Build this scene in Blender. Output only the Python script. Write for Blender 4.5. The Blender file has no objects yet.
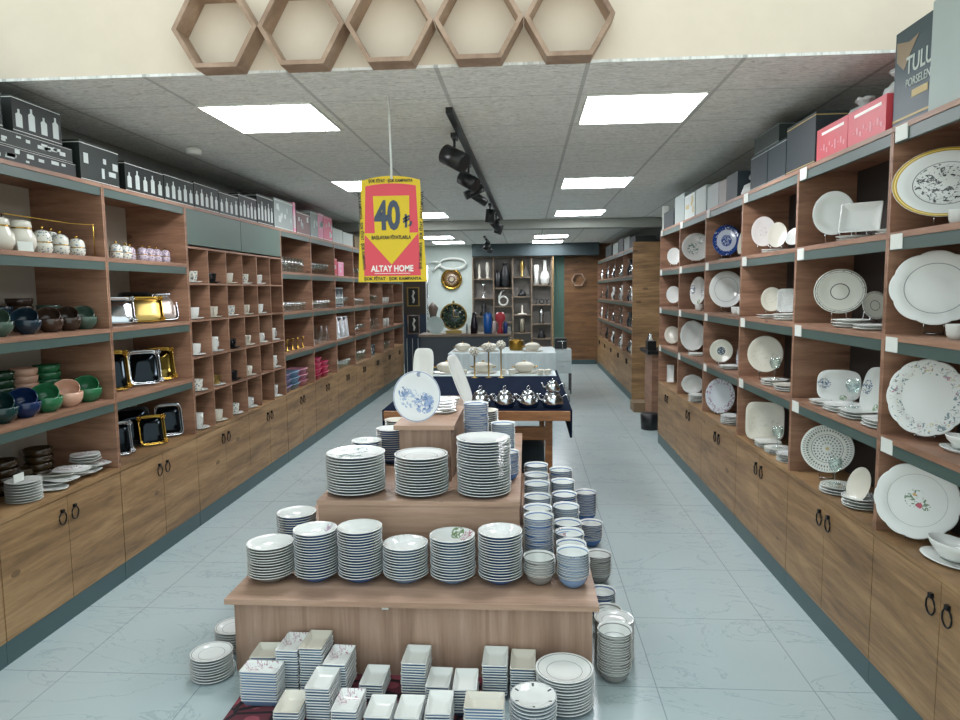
import bpy, math, random
from mathutils import Matrix, Vector
random.seed(7)
PI = math.pi
SC = bpy.context.scene
COL = SC.collection
cos, sin, rad = math.cos, math.sin, math.radians
ORD = ['first', 'second', 'third', 'fourth', 'fifth', 'sixth', 'seventh', 'eighth', 'ninth', 'tenth']

# ------------------------------------------------------------------ colour and materials
def lin(c):
    if isinstance(c, str):
        c = tuple(int(c[i:i+2], 16)/255 for i in (0, 2, 4))
    return tuple(x/12.92 if x <= .04045 else ((x+.055)/1.055)**2.4 for x in c)+(1,)

class NT:
    def __init__(s, name):
        s.m = bpy.data.materials.new(name); s.m.use_nodes = True
        s.t = s.m.node_tree; s.b = s.t.nodes['Principled BSDF']
    def n(s, typ, **kw):
        o = s.t.nodes.new(typ)
        for k, v in kw.items(): setattr(o, k, v)
        return o
    def link(s, a, b): s.t.links.new(a, b)
    def put(s, sock, v):
        if hasattr(v, 'is_linked') or isinstance(v, bpy.types.NodeSocket): s.link(v, sock)
        else: sock.default_value = v
    def math(s, op, a, b=0.0, c=None):
        o = s.n('ShaderNodeMath', operation=op); s.put(o.inputs[0], a); s.put(o.inputs[1], b)
        if c is not None: s.put(o.inputs[2], c)
        return o.outputs[0]
    def mix(s, f, a, b):
        o = s.n('ShaderNodeMix', data_type='RGBA'); s.put(o.inputs[0], f); s.put(o.inputs[6], a); s.put(o.inputs[7], b)
        return o.outputs[2]
    def ramp(s, f, stops):
        o = s.n('ShaderNodeValToRGB'); e = o.color_ramp.elements
        while len(e) < len(stops): e.new(.5)
        for i, (p, c) in enumerate(stops): e[i].position = p; e[i].color = c
        s.put(o.inputs[0], f); return o.outputs[0]
    def pos(s, scale=(1, 1, 1), loc=(0, 0, 0), obj=False):
        if obj: src = s.n('ShaderNodeTexCoord').outputs['Object']
        else: src = s.n('ShaderNodeNewGeometry').outputs['Position']
        o = s.n('ShaderNodeMapping'); o.inputs['Scale'].default_value = scale; o.inputs['Location'].default_value = loc
        s.link(src, o.inputs[0]); return o.outputs[0]
    def noise(s, vec, scale, detail=4, rough=.55, dist=0.0):
        o = s.n('ShaderNodeTexNoise'); s.put(o.inputs['Vector'], vec)
        o.inputs['Scale'].default_value = scale; o.inputs['Detail'].default_value = detail
        o.inputs['Roughness'].default_value = rough; o.inputs['Distortion'].default_value = dist
        return o.outputs['Fac']
    def voro(s, vec, scale, out='Distance'):
        o = s.n('ShaderNodeTexVoronoi'); s.put(o.inputs['Vector'], vec); o.inputs['Scale'].default_value = scale
        return o.outputs[out]
    def base(s, v): s.put(s.b.inputs['Base Color'], v)
    def bump(s, h, st=.2, d=.002):
        o = s.n('ShaderNodeBump'); o.inputs['Strength'].default_value = st; o.inputs['Distance'].default_value = d
        s.link(h, o.inputs['Height']); s.link(o.outputs[0], s.b.inputs['Normal'])

MATS = {}
def flat(name, col, rough=.5, metal=0.0, bumpy=0, trans=0, emit=None, est=1.0, vary=.06):
    if name in MATS: return MATS[name]
    t = NT(name); c = lin(col)
    if emit is None and not trans and not metal:
        nz = t.noise(t.pos(), 9, 3)
        d = tuple(x*(1-vary*2) for x in c[:3])+(1,)
        t.base(t.mix(nz, c, d) if vary else c)
    else: t.base(c)
    t.b.inputs['Roughness'].default_value = rough; t.b.inputs['Metallic'].default_value = metal
    if trans: t.b.inputs['Transmission Weight'].default_value = trans; t.b.inputs['IOR'].default_value = 1.35
    if bumpy: t.bump(t.noise(t.pos(), 60, 2), bumpy)
    if emit: t.b.inputs['Emission Color'].default_value = lin(emit); t.b.inputs['Emission Strength'].default_value = est
    MATS[name] = t.m; return t.m

def wood(name, dark, mid, light, sc, knots=True, rough=.5, plank=None):
    t = NT(name)
    p = t.pos(sc)
    n1 = t.noise(p, 1.0, 8, .62, .6)
    n2 = t.noise(t.pos(tuple(x*5 for x in sc)), 1.0, 4, .7)
    f = t.math('ADD', t.math('MULTIPLY', n1, .75), t.math('MULTIPLY', n2, .25))
    c = t.ramp(f, [(.3, lin(dark)), (.5, lin(mid)), (.68, lin(light))])
    if plank:
        ax, w = plank
        sep = t.n('ShaderNodeSeparateXYZ'); t.link(t.pos(), sep.inputs[0])
        k = t.math('FLOOR', t.math('DIVIDE', sep.outputs[ax], w))
        wn = t.n('ShaderNodeTexWhiteNoise', noise_dimensions='1D'); t.link(k, wn.inputs['W'])
        c = t.mix(t.math('MULTIPLY', wn.outputs['Value'], .28), c, lin(dark))
    if knots:
        kp = t.pos(tuple(2.2 if x < 3 else 5.0 for x in sc))
        d = t.voro(kp, 1.0)
        kf = t.math('LESS_THAN', t.math('ADD', d, t.math('MULTIPLY', n1, .06)), .115)
        c = t.mix(t.math('MULTIPLY', kf, .55), c, tuple(x*.35 for x in lin(dark)[:3])+(1,))
    t.base(c); t.b.inputs['Roughness'].default_value = rough
    t.bump(f, .15)
    MATS[name] = t.m; return t.m

def pattern(name, base, layers, rough=.12, square=False):
    """ceramic glaze with rings, spots and petals around the dish's own centre"""
    if name in MATS: return MATS[name]
    t = NT(name)
    v = t.pos(obj=True)
    sep = t.n('ShaderNodeSeparateXYZ'); t.link(v, sep.inputs[0]); x, y = sep.outputs[0], sep.outputs[1]
    if square: r = t.math('MAXIMUM', t.math('ABSOLUTE', x), t.math('ABSOLUTE', y))
    else: r = t.math('SQRT', t.math('ADD', t.math('MULTIPLY', x, x), t.math('MULTIPLY', y, y)))
    ang = t.math('ARCTAN2', y, x)
    flatv = t.n('ShaderNodeCombineXYZ'); t.link(x, flatv.inputs[0]); t.link(y, flatv.inputs[1]); fv = flatv.outputs[0]
    c = lin(base)
    for typ, a, b, args, col in layers:
        m = t.math('MULTIPLY', t.math('GREATER_THAN', r, a), t.math('LESS_THAN', r, b))
        if typ == 'spots':
            sc, th = args; m = t.math('MULTIPLY', m, t.math('LESS_THAN', t.voro(fv, sc), th))
        elif typ == 'spots3':
            sc, th = args; m = t.math('LESS_THAN', t.voro(v, sc), th)
        elif typ == 'noise':
            sc, th = args[:2]; nv = fv
            if len(args) > 2:
                mp = t.n('ShaderNodeMapping'); mp.inputs['Location'].default_value = (args[2], args[2]*.7, 0); t.link(fv, mp.inputs[0]); nv = mp.outputs[0]
            m = t.math('MULTIPLY', m, t.math('GREATER_THAN', t.noise(nv, sc, 3, .6, 1.2), th))
        elif typ == 'sprig':
            bx, by, br, sc, th = args
            dx = t.math('SUBTRACT', x, bx); dy = t.math('SUBTRACT', y, by)
            dd = t.math('SQRT', t.math('ADD', t.math('MULTIPLY', dx, dx), t.math('MULTIPLY', dy, dy)))
            m = t.math('MULTIPLY', t.math('LESS_THAN', dd, br), t.math('GREATER_THAN', t.noise(fv, sc, 3, .6, 1.2), th))
        elif typ == 'rays':
            n, th = args; m = t.math('MULTIPLY', m, t.math('GREATER_THAN', t.math('SINE', t.math('MULTIPLY', ang, float(n))), th))
        elif typ == 'blob':
            bx, by, br = args
            dx = t.math('SUBTRACT', x, bx); dy = t.math('SUBTRACT', y, by)
            dd = t.math('SQRT', t.math('ADD', t.math('MULTIPLY', dx, dx), t.math('MULTIPLY', dy, dy)))
            dd = t.math('ADD', dd, t.math('MULTIPLY', t.noise(fv, 9, 3), .12))
            m = t.math('LESS_THAN', dd, br)
        c = t.mix(m, c, lin(col))
    t.base(c); t.b.inputs['Roughness'].default_value = rough
    MATS[name] = t.m; return t.m

M = {}
M['wood_h'] = wood('cabinet_oak', '4F3A26', '8A6B48', 'AA8A62', (1.3, 1.3, 13.0))
M['wood_in'] = wood('shelf_oak', '614634', '8C6852', 'A48068', (2.0, 2.0, 16.0), knots=True)
M['stand_v'] = wood('stand_oak_planks', '7C6352', '9C806C', 'B39886', (16.0, 16.0, 1.0), plank=(0, .16))
M['stand_h'] = wood('stand_oak', '846A58', 'A2846E', 'B89A85', (1.2, 10.0, 16.0))
M['hex'] = wood('weathered_oak', '7C6250', '9C826C', 'B59B86', (6.0, 6.0, 6.0), knots=False)
M['darkwood'] = wood('aged_pine', '4A2F1A', '875C38', 'A87A4C', (2.0, 9.0, 14.0))
M['backwood'] = wood('back_wall_planks', '4E3520', '7C5836', '957048', (1.5, 1.5, 12.0), plank=(2, .2))
M['grid_wood'] = wood('lattice_board', '55493D', '7C6C5A', '92806C', (2.0, 2.0, 12.0), knots=False)
M['teal'] = flat('green_grey_lacquer', '42554F', .45)
M['plinth'] = flat('blue_grey_plinth', '3E5658', .45)
M['headgreen'] = flat('green_door_panel', '4A6055', .5)
M['beige'] = flat('beige_back_panel', 'B5AD9F', .7)
M['slate'] = flat('slate_back_panel', '342F2C', .6)
M['iron'] = flat('black_iron', '14161A', .4, .6)
M['black'] = flat('black_plastic', '15181A', .35)
M['card'] = flat('white_card', 'D9DDD6', .6)
M['white'] = flat('white_glaze', 'D6D9D4', .12, vary=.01)
M['cream_glaze'] = flat('cream_glaze', 'CFCCBE', .15, vary=.02)
M['cream'] = flat('cream_plaster', 'E2D6C2', .8, bumpy=.1)
M['gold'] = flat('polished_gold', 'BE9A48', .18, 1)
M['silver'] = flat('polished_silver', 'C9CDD0', .14, 1)
M['steel'] = flat('brushed_steel', 'A9ADB0', .2, 1)
def glass_mat():
    t = NT('clear_glass'); nt_ = t.t; tr_ = t.n('ShaderNodeBsdfTransparent'); gl_ = t.n('ShaderNodeBsdfGlossy'); mx = t.n('ShaderNodeMixShader'); lw = t.n('ShaderNodeLayerWeight')
    tr_.inputs[0].default_value = (.93, .97, .96, 1); gl_.inputs[0].default_value = (.9, .95, .95, 1); gl_.inputs['Roughness'].default_value = .05; lw.inputs[0].default_value = .35
    f = t.math('ADD', t.math('MULTIPLY', lw.outputs['Facing'], .5), .05)
    t.link(f, mx.inputs[0]); t.link(tr_.outputs[0], mx.inputs[1]); t.link(gl_.outputs[0], mx.inputs[2]); t.link(mx.outputs[0], nt_.nodes['Material Output'].inputs['Surface'])
    MATS['clear_glass'] = t.m; return t.m
M['glass'] = glass_mat()
M['navy'] = flat('navy_cloth', '0E1A2E', .95, bumpy=.3); M['navy'].node_tree.nodes['Principled BSDF'].inputs['Specular IOR Level'].default_value = .05
M['wcloth'] = flat('white_cloth', 'C5D0D0', .8, bumpy=.3)
M['lamp'] = flat('lit_panel', 'FFFFFF', .5, emit='F8FAFF', est=19.0)
M['pale'] = flat('pale_print', 'BFC9C6', .5)
M['pink'] = flat('pink_card', 'D987A4', .5); M['red'] = flat('red_card', 'C6454F', .5)
M['hotpink'] = flat('hot_pink_plastic', 'D2476E', .35)

def ceiling_mat():
    t = NT('ceiling_tiles'); sep = t.n('ShaderNodeSeparateXYZ'); t.link(t.pos(), sep.inputs[0])
    fx = t.math('FRACT', t.math('DIVIDE', t.math('ADD', sep.outputs[0], 1.68+6.45), .645))
    fy = t.math('FRACT', t.math('DIVIDE', t.math('ADD', sep.outputs[1], -3.53+6.05), .605))
    lx = t.math('LESS_THAN', fx, .03); ly = t.math('LESS_THAN', fy, .014)
    p = t.pos((1, 1, 1))
    w = t.noise(t.pos((6, 22, 1)), 2.2, 5, .6, 2.5)
    c = t.ramp(w, [(.38, lin('C6C9C4')), (.52, lin('E8EAE6')), (.7, lin('F4F5F2'))])
    c = t.mix(t.math('MULTIPLY', t.math('MAXIMUM', lx, ly), .6), c, lin('9A9F9C'))
    t.base(c); t.b.inputs['Roughness'].default_value = .8
    t.bump(w, .35, .004); return t.m
M['ceil'] = ceiling_mat()

def floor_mat():
    t = NT('porcelain_floor'); sep = t.n('ShaderNodeSeparateXYZ'); t.link(t.pos(), sep.inputs[0])
    fx = t.math('FRACT', t.math('DIVIDE', t.math('ADD', sep.outputs[0], 6.1), .6))
    fy = t.math('FRACT', t.math('DIVIDE', t.math('ADD', sep.outputs[1], -2.62+5.85), .585))
    j = t.math('MAXIMUM', t.math('LESS_THAN', fx, .0065), t.math('LESS_THAN', fy, .0065))
    v = t.noise(t.pos((1.0, 1.7, 1)), 1.6, 7, .6, 1.6)
    vein = t.math('LESS_THAN', t.math('ABSOLUTE', t.math('SUBTRACT', v, .5)), .007)
    cl = t.noise(t.pos((1, 1, 1), (3, 1, 0)), 1.3, 4)
    c = t.mix(cl, lin('9FAFB0'), lin('B2BFBF'))
    c = t.mix(t.math('MULTIPLY', vein, .35), c, lin('7F9296'))
    c = t.mix(t.math('MULTIPLY', j, .6), c, lin('5F6F72'))
    t.base(c); t.b.inputs['Roughness'].default_value = .22
    return t.m
M['floor'] = floor_mat()

def rug_mat():
    t = NT('rug_weave'); v = t.voro(t.pos((9, 12, 1)), 1.0); e = t.n('ShaderNodeTexVoronoi', feature='DISTANCE_TO_EDGE')
    t.link(t.pos((9, 12, 1)), e.inputs['Vector']); e.inputs['Scale'].default_value = 1
    c = t.mix(t.math('LESS_THAN', v, .33), lin('5E2C35'), lin('8E4650'))
    c = t.mix(t.math('LESS_THAN', e.outputs['Distance'], .07), c, lin('20181C'))
    t.base(c); t.b.inputs['Roughness'].default_value = .95; return t.m

# ------------------------------------------------------------------ mesh building
class MB:
    def __init__(s): s.v = []; s.f = []; s.mi = []; s.sm = []; s.mats = []
    def mid(s, m):
        if m not in s.mats: s.mats.append(m)
        return s.mats.index(m)
    def add(s, vs, fs, m, smooth=False):
        b = len(s.v); s.v += [tuple(v) for v in vs]; i = s.mid(m)
        for f in fs: s.f.append(tuple(b+k for k in f)); s.mi.append(i); s.sm.append(smooth)
        return s
    def box(s, x0, x1, y0, y1, z0, z1, m):
        if x0 > x1: x0, x1 = x1, x0
        if y0 > y1: y0, y1 = y1, y0
        vs = [(x, y, z) for z in (z0, z1) for y in (y0, y1) for x in (x0, x1)]
        return s.add(vs, [(0, 2, 3, 1), (4, 5, 7, 6), (0, 1, 5, 4), (1, 3, 7, 5), (3, 2, 6, 7), (2, 0, 4, 6)], m)
    def loft(s, outline, rings, m, mo=None, n_out=0, c=(0, 0, 0), cap=True):
        """rings (scale, z) over an outline; the first n_out bands take material mo"""
        n = len(outline); vs = []
        for (sc, z) in rings:
            vs += [(c[0]+x*sc, c[1]+y*sc, c[2]+z) for x, y in outline]
        for k in range(len(rings)-1):
            fs = [(k*n+i, k*n+(i+1) % n, (k+1)*n+(i+1) % n, (k+1)*n+i) for i in range(n)]
            b = len(s.v) if k == 0 else b0
            if k == 0: b0 = b; s.v += vs
            i_ = s.mid(mo if (mo and k < n_out) else m)
            for f in fs: s.f.append(tuple(b0+q for q in f)); s.mi.append(i_); s.sm.append(True)
        if cap:
            s.f.append(tuple(b0+q for q in reversed(range(n)))); s.mi.append(s.mid(mo or m)); s.sm.append(False)
            s.f.append(tuple(b0+(len(rings)-1)*n+q for q in range(n))); s.mi.append(s.mid(m)); s.sm.append(True)
        return s
    def lathe(s, prof, m, seg=20, c=(0, 0, 0), mo=None, n_out=0):
        return s.loft([(cos(2*PI*i/seg), sin(2*PI*i/seg)) for i in range(seg)], prof, m, mo, n_out, c)
    def tube(s, pts, r, m, seg=8, closed=False):
        pts = [Vector(p) for p in pts]; n = len(pts); vs = []; up0 = Vector((.13, .21, 1))
        for i, p in enumerate(pts):
            a = pts[(i-1) % n] if (closed or i > 0) else p; b = pts[(i+1) % n] if (closed or i < n-1) else p
            d = (b-a).normalized(); u = d.cross(up0)
            if u.length < 1e-3: u = d.cross(Vector((1, 0, 0)))
            u.normalize(); w = d.cross(u); rr = r[i] if isinstance(r, (list, tuple)) else r
            vs += [p+u*(rr*cos(2*PI*k/seg))+w*(rr*sin(2*PI*k/seg)) for k in range(seg)]
        fs = []
        for i in range(n if closed else n-1):
            j = (i+1) % n
            fs += [(i*seg+k, i*seg+(k+1) % seg, j*seg+(k+1) % seg, j*seg+k) for k in range(seg)]
        if not closed: fs += [tuple(reversed(range(seg))), tuple((n-1)*seg+k for k in range(seg))]
        return s.add(vs, fs, m, True)
    def prism(s, pts, y0, y1, m, axis='y'):
        """outline in x,z pushed along y (or in y,z along x)"""
        n = len(pts); vs = []
        for d in (y0, y1):
            for a, b in pts: vs.append((a, d, b) if axis == 'y' else ((d, a, b) if axis == 'x' else (a, b, d)))
        fs = [tuple(range(n)), tuple(reversed(range(n, 2*n)))]
        fs += [(i, i+n, (i+1) % n+n, (i+1) % n) for i in range(n)]
        return s.add(vs, fs, m)
    def sphere(s, c, r, m, seg=12, rings=7, sz=1.0):
        prof = []
        for k in range(rings+1):
            a = -PI/2+PI*k/rings; prof.append((max(r*cos(a), r*.02), r*sin(a)*sz))
        return s.lathe(prof, m, seg, c)
    def mesh(s, name):
        me = bpy.data.meshes.new(name); me.from_pydata(s.v, [], s.f)
        for m in s.mats: me.materials.append(m)
        me.polygons.foreach_set('material_index', s.mi); me.polygons.foreach_set('use_smooth', s.sm)
        me.update(); return me
    def build(s, name, parent=None, loc=(0, 0, 0), rotz=0):
        return place(name, s.mesh(name), loc, rotz, parent)

def place(name, me, loc=(0, 0, 0), rotz=0, parent=None, scale=None):
    o = bpy.data.objects.new(name, me); COL.objects.link(o)
    o.location = loc; o.rotation_euler = (0, 0, rotz)
    if scale: o.scale = scale
    if parent: o.parent = parent
    return o
def empty(name, loc=(0, 0, 0), rotz=0): return place(name, None, loc, rotz)
def tag(o, label, cat, group=None):
    o['label'] = label; o['category'] = cat
    if group: o['group'] = group
    return o
def struct(name, mb, label=None):
    o = mb.build(name); o['kind'] = 'structure'
    if label: o['label'] = label
    return o
def kids(o): return [c for c in bpy.data.objects if c.parent == o]
def copy_tree(o, parent=None):
    c = o.copy(); COL.objects.link(c)
    if parent: c.parent = parent
    for ch in kids(o): copy_tree(ch, c)
    return c

def circ(n=40, sx=1, sy=1): return [(sx*cos(2*PI*i/n), sy*sin(2*PI*i/n)) for i in range(n)]
def scallop(n=96, k=12, a=.03): return [((1-a+a*abs(cos(k*PI*i/n))**.7)*cos(2*PI*i/n), (1-a+a*abs(cos(k*PI*i/n))**.7)*sin(2*PI*i/n)) for i in range(n)]
def squircle(n=48, e=5.0):
    out = []
    for i in range(n):
        t = 2*PI*i/n; c_, s_ = cos(t), sin(t)
        r = (abs(c_)**e+abs(s_)**e)**(-1/e); out.append((r*c_, r*s_))
    return out
P_PLATE = [(.52, 0), (.57, 0), (.60, .025), (.80, .07), (1.0, .145), (1.0, .165), (.97, .165), (.72, .095), (.62, .05), (.3, .045)]
P_FLAT = [(.66, 0), (.72, 0), (.76, .03), (1.0, .10), (1.0, .125), (.97, .125), (.78, .06), (.7, .045), (.3, .04)]
P_SOUP = [(.38, 0), (.46, 0), (.50, .05), (.73, .17), (.84, .28), (.91, .35), (1.0, .375), (1.0, .405), (.96, .40), (.84, .33), (.72, .21), (.48, .085), (.2, .07)]
P_BOWL = [(.40, 0), (.46, 0), (.50, .06), (.70, .20), (.86, .46), (.90, .70), (1.0, .80), (1.0, .83), (.95, .81), (.83, .48), (.66, .23), (.45, .10), (.2, .08)]
P_DEEP = [(.40, 0), (.46, 0), (.48, .06), (.80, .25), (.96, .58), (1.0, .98), (.97, 1.0), (.94, .97), (.90, .58), (.74, .29), (.45, .12), (.2, .1)]
P_TRAY = [(.78, 0), (.80, 0), (.98, .155), (1.0, .165), (1.0, .19), (.95, .19), (.78, .045), (.4, .04)]
def rrect(r=.1, k=5):
    o = []
    for cx, cy, a0 in ((1-r, 1-r, 0), (r-1, 1-r, 90), (r-1, r-1, 180), (1-r, r-1, 270)):
        for i in range(k+1): a = rad(a0+90*i/k); o.append((cx+r*cos(a), cy+r*sin(a)))
    return o
OUT = {'round': circ(), 'scallop': scallop(), 'wavy': scallop(96, 8, .045), 'square': squircle(), 'rsquare': squircle(48, 3.6), 'rect': rrect()}
PROF = {'plate': (P_PLATE, 4), 'flat': (P_FLAT, 3), 'soup': (P_SOUP, 6), 'bowl': (P_BOWL, 6), 'deep': (P_DEEP, 5), 'tray': (P_TRAY, 3)}
_cache = {}
def dish(shape, prof, mat, mo=None):
    k = (shape, prof, mat.name, mo.name if mo else '')
    if k not in _cache:
        rings, no = PROF[prof]; _cache[k] = MB().loft(OUT[shape], rings, mat, mo, no).mesh(prof)
    return _cache[k]

# ------------------------------------------------------------------ decorated glazes
W = 'D9DCD8'
G = {}
G['plain'] = M['white']; G['cream'] = M['cream_glaze']
G['ring'] = pattern('glaze_grey_ring', W, [('ring', .90, .925, None, '6F7678'), ('ring', .60, .62, None, '7F878A')])
G['line'] = pattern('glaze_fine_line', W, [('ring', .66, .68, None, '8A9294')])
G['goldrim'] = pattern('glaze_gold_rim_scene', W, [('ring', .90, .99, None, 'B0902E'), ('ring', .93, .95, None, 'E6D27A'), ('ring', .60, .62, None, '6B6B6B'), ('noise', 0, .58, (5, .56), '4C4F50'), ('noise', .2, .5, (14, .58), '2B2D2F')])
G['rosecentre'] = pattern('glaze_rose_centre', W, [('ring', .68, .69, None, '9BA3A3'), ('sprig', 0, 1, (-.04, .04, .25, 9, .54), '5F7A58'), ('sprig', 0, 1, (.22, -.16, .10, 12, .52), '6A8064'), ('blob', 0, 1, (.06, -.12, .13), 'B4465A'), ('blob', 0, 1, (-.06, .14, .095), 'C59A5A')])
G['florim'] = pattern('glaze_flower_rim', W, [('noise', .62, .93, (8, .585), '74878C'), ('noise', .66, .90, (7, .63, 3.1), 'A8788C'), ('noise', .66, .90, (6, .645, 7.3), 'C8BC6A')])
G['rings2'] = pattern('glaze_dark_rings', 'CFD0C4', [('ring', .93, .955, None, '3A3A36'), ('ring', .85, .862, None, '4A4A46'), ('noise', .86, .93, (16, .6), '50504A'), ('ring', .33, .37, None, '4A4A44')])
G['dots'] = pattern('glaze_radial_dots', 'CFD2C9', [('rays', .72, .80, (44, .2), '5A5E5A'), ('rays', .84, .93, (60, .1), '8A8E88'), ('ring', .58, .60, None, '4A5054'), ('rays', .46, .53, (26, .1), '4A5054'), ('rays', .34, .40, (20, .1), '565C5E'), ('rays', .2, .28, (14, .2), '6A7070'), ('ring', 0, .07, None, 'B8A468')])
G['bluerim'] = pattern('glaze_blue_rim', 'C3CCDA', [('noise', .70, 1, (4, .42), '26407E'), ('noise', 0, .38, (9, .45), '2C4684'), ('rays', .84, 1, (9, .1), '2A4480')])
G['diamond'] = pattern('glaze_blue_medallion', 'CBCDBE', [('noise', 0, .36, (7, .40), '3C4C5A')])
G['blueflower'] = pattern('glaze_blue_flowers', 'D9DCDC', [('ring', .95, .985, None, '8C98B4'), ('sprig', 0, 1, (.30, -.26, .42, 4.5, .49), '8FA3C4'), ('sprig', 0, 1, (-.32, -.05, .40, 5, .52), '9FB0C8'), ('sprig', 0, 1, (.28, -.22, .36, 8, .56), '4F6C9C'), ('sprig', 0, 1, (-.55, .18, .22, 8, .50), '6F86AC'), ('sprig', 0, 1, (.1, .86, .1, 9, .4), '8C94A8')])
G['side_fl'] = pattern('glaze_side_sprig', W, [('sprig', 0, 1, (-.66, .1, .32, 8, .52), '5A6E8A'), ('sprig', 0, 1, (.66, -.1, .28, 8, .55), '6E8AA0'), ('sprig', 0, 1, (.2, -.78, .18, 9, .5), '7C9A70')])
G['green_fl'] = pattern('glaze_green_sprig', W, [('sprig', 0, 1, (-.2, -.1, .42, 5, .53), '6C8882'), ('sprig', 0, 1, (.3, .45, .25, 7, .52), '5C7A78')])
G['mauve'] = pattern('glaze_small_sprig', W, [('sprig', 0, 1, (.72, .1, .2, 8, .5), 'A08C9A')])
G['mauverim'] = pattern('glaze_mauve_rim', 'CBD3D8', [('noise', .66, .98, (7, .55), '9A7890')])
G['blackrim'] = pattern('glaze_black_leaf_rim', 'C5CACC', [('noise', .66, .97, (9, .54), '3E3E4C')])
G['edge_fl'] = pattern('glaze_corner_flowers', W, [('sprig', 0, 1, (-.65, .5, .6, 4, .54), 'B89CA6'), ('sprig', 0, 1, (.3, .8, .4, 5, .56), 'A8808E')], square=True)
G['greenflo'] = pattern('glaze_leaf_corner', W, [('sprig', 0, 1, (-.62, .25, .3, 7, .47), '6F8660'), ('sprig', 0, 1, (-.25, .65, .3, 8, .5), 'A77A84')])
G['medal'] = pattern('glaze_rim_medallions', W, [('rays', .72, .90, (6, .93), '5A5E60'), ('ring', .95, .99, None, 'A9AEAE')])
G['speck'] = pattern('glaze_speckled', 'CED3CE', [('spots', 0, 1, (16, .22), '5F6B66')])
G['worn'] = pattern('glaze_cream_worn', 'C7C4B4', [('noise', .1, .7, (4, .60), 'B4B2A0')])
G['script'] = pattern('glaze_script_line', 'CDC8C4', [('noise', .0, .34, (12, .60), '8A8484')])
OUTER_BLUE = flat('blue_outside', '4A6EA6', .2); OUTER_GREY = flat('grey_washed_outside', '858480', .2)  # blue covers the outer walls up to the white rim
OUTER_SHADE = flat('shaded_gap_outside', '6A7890', .25)  # shade in the gaps between stacked plates, put into their outer colour
OUTER_PALE = flat('pale_blue_outside', '7C9ABE', .2)

def lay(name, shape, prof, mat, x, y, z, rx, ry=None, hz=None, rot=0, label=None, cat='plate', group=None, mo=None, tilt=None):
    me = dish(shape, prof, mat, mo); ry = ry or rx; hz = hz or rx
    o = place(name, me, (x, y, z), rot, None, (rx, ry, hz))
    if tilt: o.rotation_euler = (tilt[0], tilt[1], rot)
    return tag(o, label, cat, group)

def stand(name, shape, prof, mat, x, y, z, w, h, label, turn=0.0, lean=13, cat='plate', group=None, depth=None, mo=None, spin=0):
    """a dish set on its edge: it faces the shop front (turned by «turn» degrees) and leans back"""
    f = math.atan2(-y, -x)+rad(turn); th = rad(lean)
    n = Vector((cos(f)*cos(th), sin(f)*cos(th), sin(th)))
    up = Vector((-cos(f)*sin(th), -sin(f)*sin(th), cos(th))); ri = up.cross(n)
    R = Matrix((ri, up, n)).transposed().to_4x4()
    o = place(name, dish(shape, prof, mat, mo)); s = depth or min(w, h)/2
    o.matrix_world = Matrix.Translation((x, y, z+h/2*cos(th)+.001))@R@Matrix.Rotation(rad(spin), 4, 'Z')@Matrix.Diagonal((w/2, h/2, s, 1))
    return tag(o, label, cat, group)

def stack(name, shape, prof, x, y, z, r, n, pitch, where, top, topmat=None, outer=None, ry=None, hz=None, rot=0, cat='plate', body=None, jit=.002, noun=None):
    noun = noun or cat
    bm = body or M['white']
    for i in range(n):
        last = i == n-1
        a = rot+random.uniform(-.02, .02) if shape != 'round' else random.uniform(0, 6)
        lb = ('%s topping %s' % (top, where)) if last else 'white %s within %s' % (noun, where)
        lay(name, shape, prof, (topmat or bm) if last else bm, x+random.uniform(-jit, jit), y+random.uniform(-jit, jit), z+i*pitch, r, ry, hz, a,
            lb, cat, None if last else noun+'s in '+where, outer)

# ------------------------------------------------------------------ camera
cy_, p_, r_ = rad(3.8418), rad(5.6675), rad(-.6227)
ff = Vector((-sin(cy_)*cos(p_), cos(cy_)*cos(p_), -sin(p_))); r0 = Vector((cos(cy_), sin(cy_), 0)); u0 = r0.cross(ff)
rr = r0*cos(r_)+u0*sin(r_); uu = -r0*sin(r_)+u0*cos(r_)
cd = bpy.data.cameras.new('camera'); cam = bpy.data.objects.new('camera', cd); COL.objects.link(cam)
cam.matrix_world = Matrix.Translation((0, 0, 1.55))@Matrix((rr, uu, -ff)).transposed().to_4x4()
cd.sensor_width = 36; cd.lens = 696.03/960*36; cd.clip_start = .05; cd.clip_end = 100
SC.camera = cam

# ------------------------------------------------------------------ room shell
XL, XR, YB, ZC = -2.183, 1.324, 14.65, 2.5
struct('floor', MB().box(-2.75, 2.0, 1.2, 14.9, -.1, 0, M['floor']))
struct('ceiling', MB().box(-2.75, 2.05, 3.06, 14.9, ZC, ZC+.012, M['ceil']))
struct('wall_front', MB().box(-3.0, 2.3, 3.06, 3.2, ZC+.012, 3.7, M['cream']), 'cream plastered fascia over the shop opening')
struct('wall_left', MB().box(-2.75, -2.62, 1.2, 14.9, 0, ZC, flat('grey_wall', '7F817B', .8)))
struct('wall_right', MB().box(1.87, 2.0, 1.2, 14.9, 0, ZC, MATS['grey_wall']))
b = MB().box(-2.62, -2.2, YB, 14.8, 0, ZC, MATS['grey_wall'])
b.box(-2.2, .56, YB, 14.8, 0, ZC, flat('pale_green_wall', 'C2CEC8', .7))
b.box(.56, .79, YB, 14.8, 0, ZC, flat('green_column', '4F7266', .6)); b.box(.79, 1.87, YB, 14.8, 0, ZC, M['backwood'])
struct('wall_back', b)
struct('trim_1', MB().box(-2.62, 1.87, 9.5, 9.75, 2.38, ZC, flat('beam_grey', '9FA29A', .8)), 'shallow grey beam crossing the ceiling')
struct('trim_2', MB().box(-1.1, 1.47, 14.28, YB, 2.25, ZC, flat('dark_fascia', '39474A', .7)), 'dark fascia above the back wall shelves')
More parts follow.
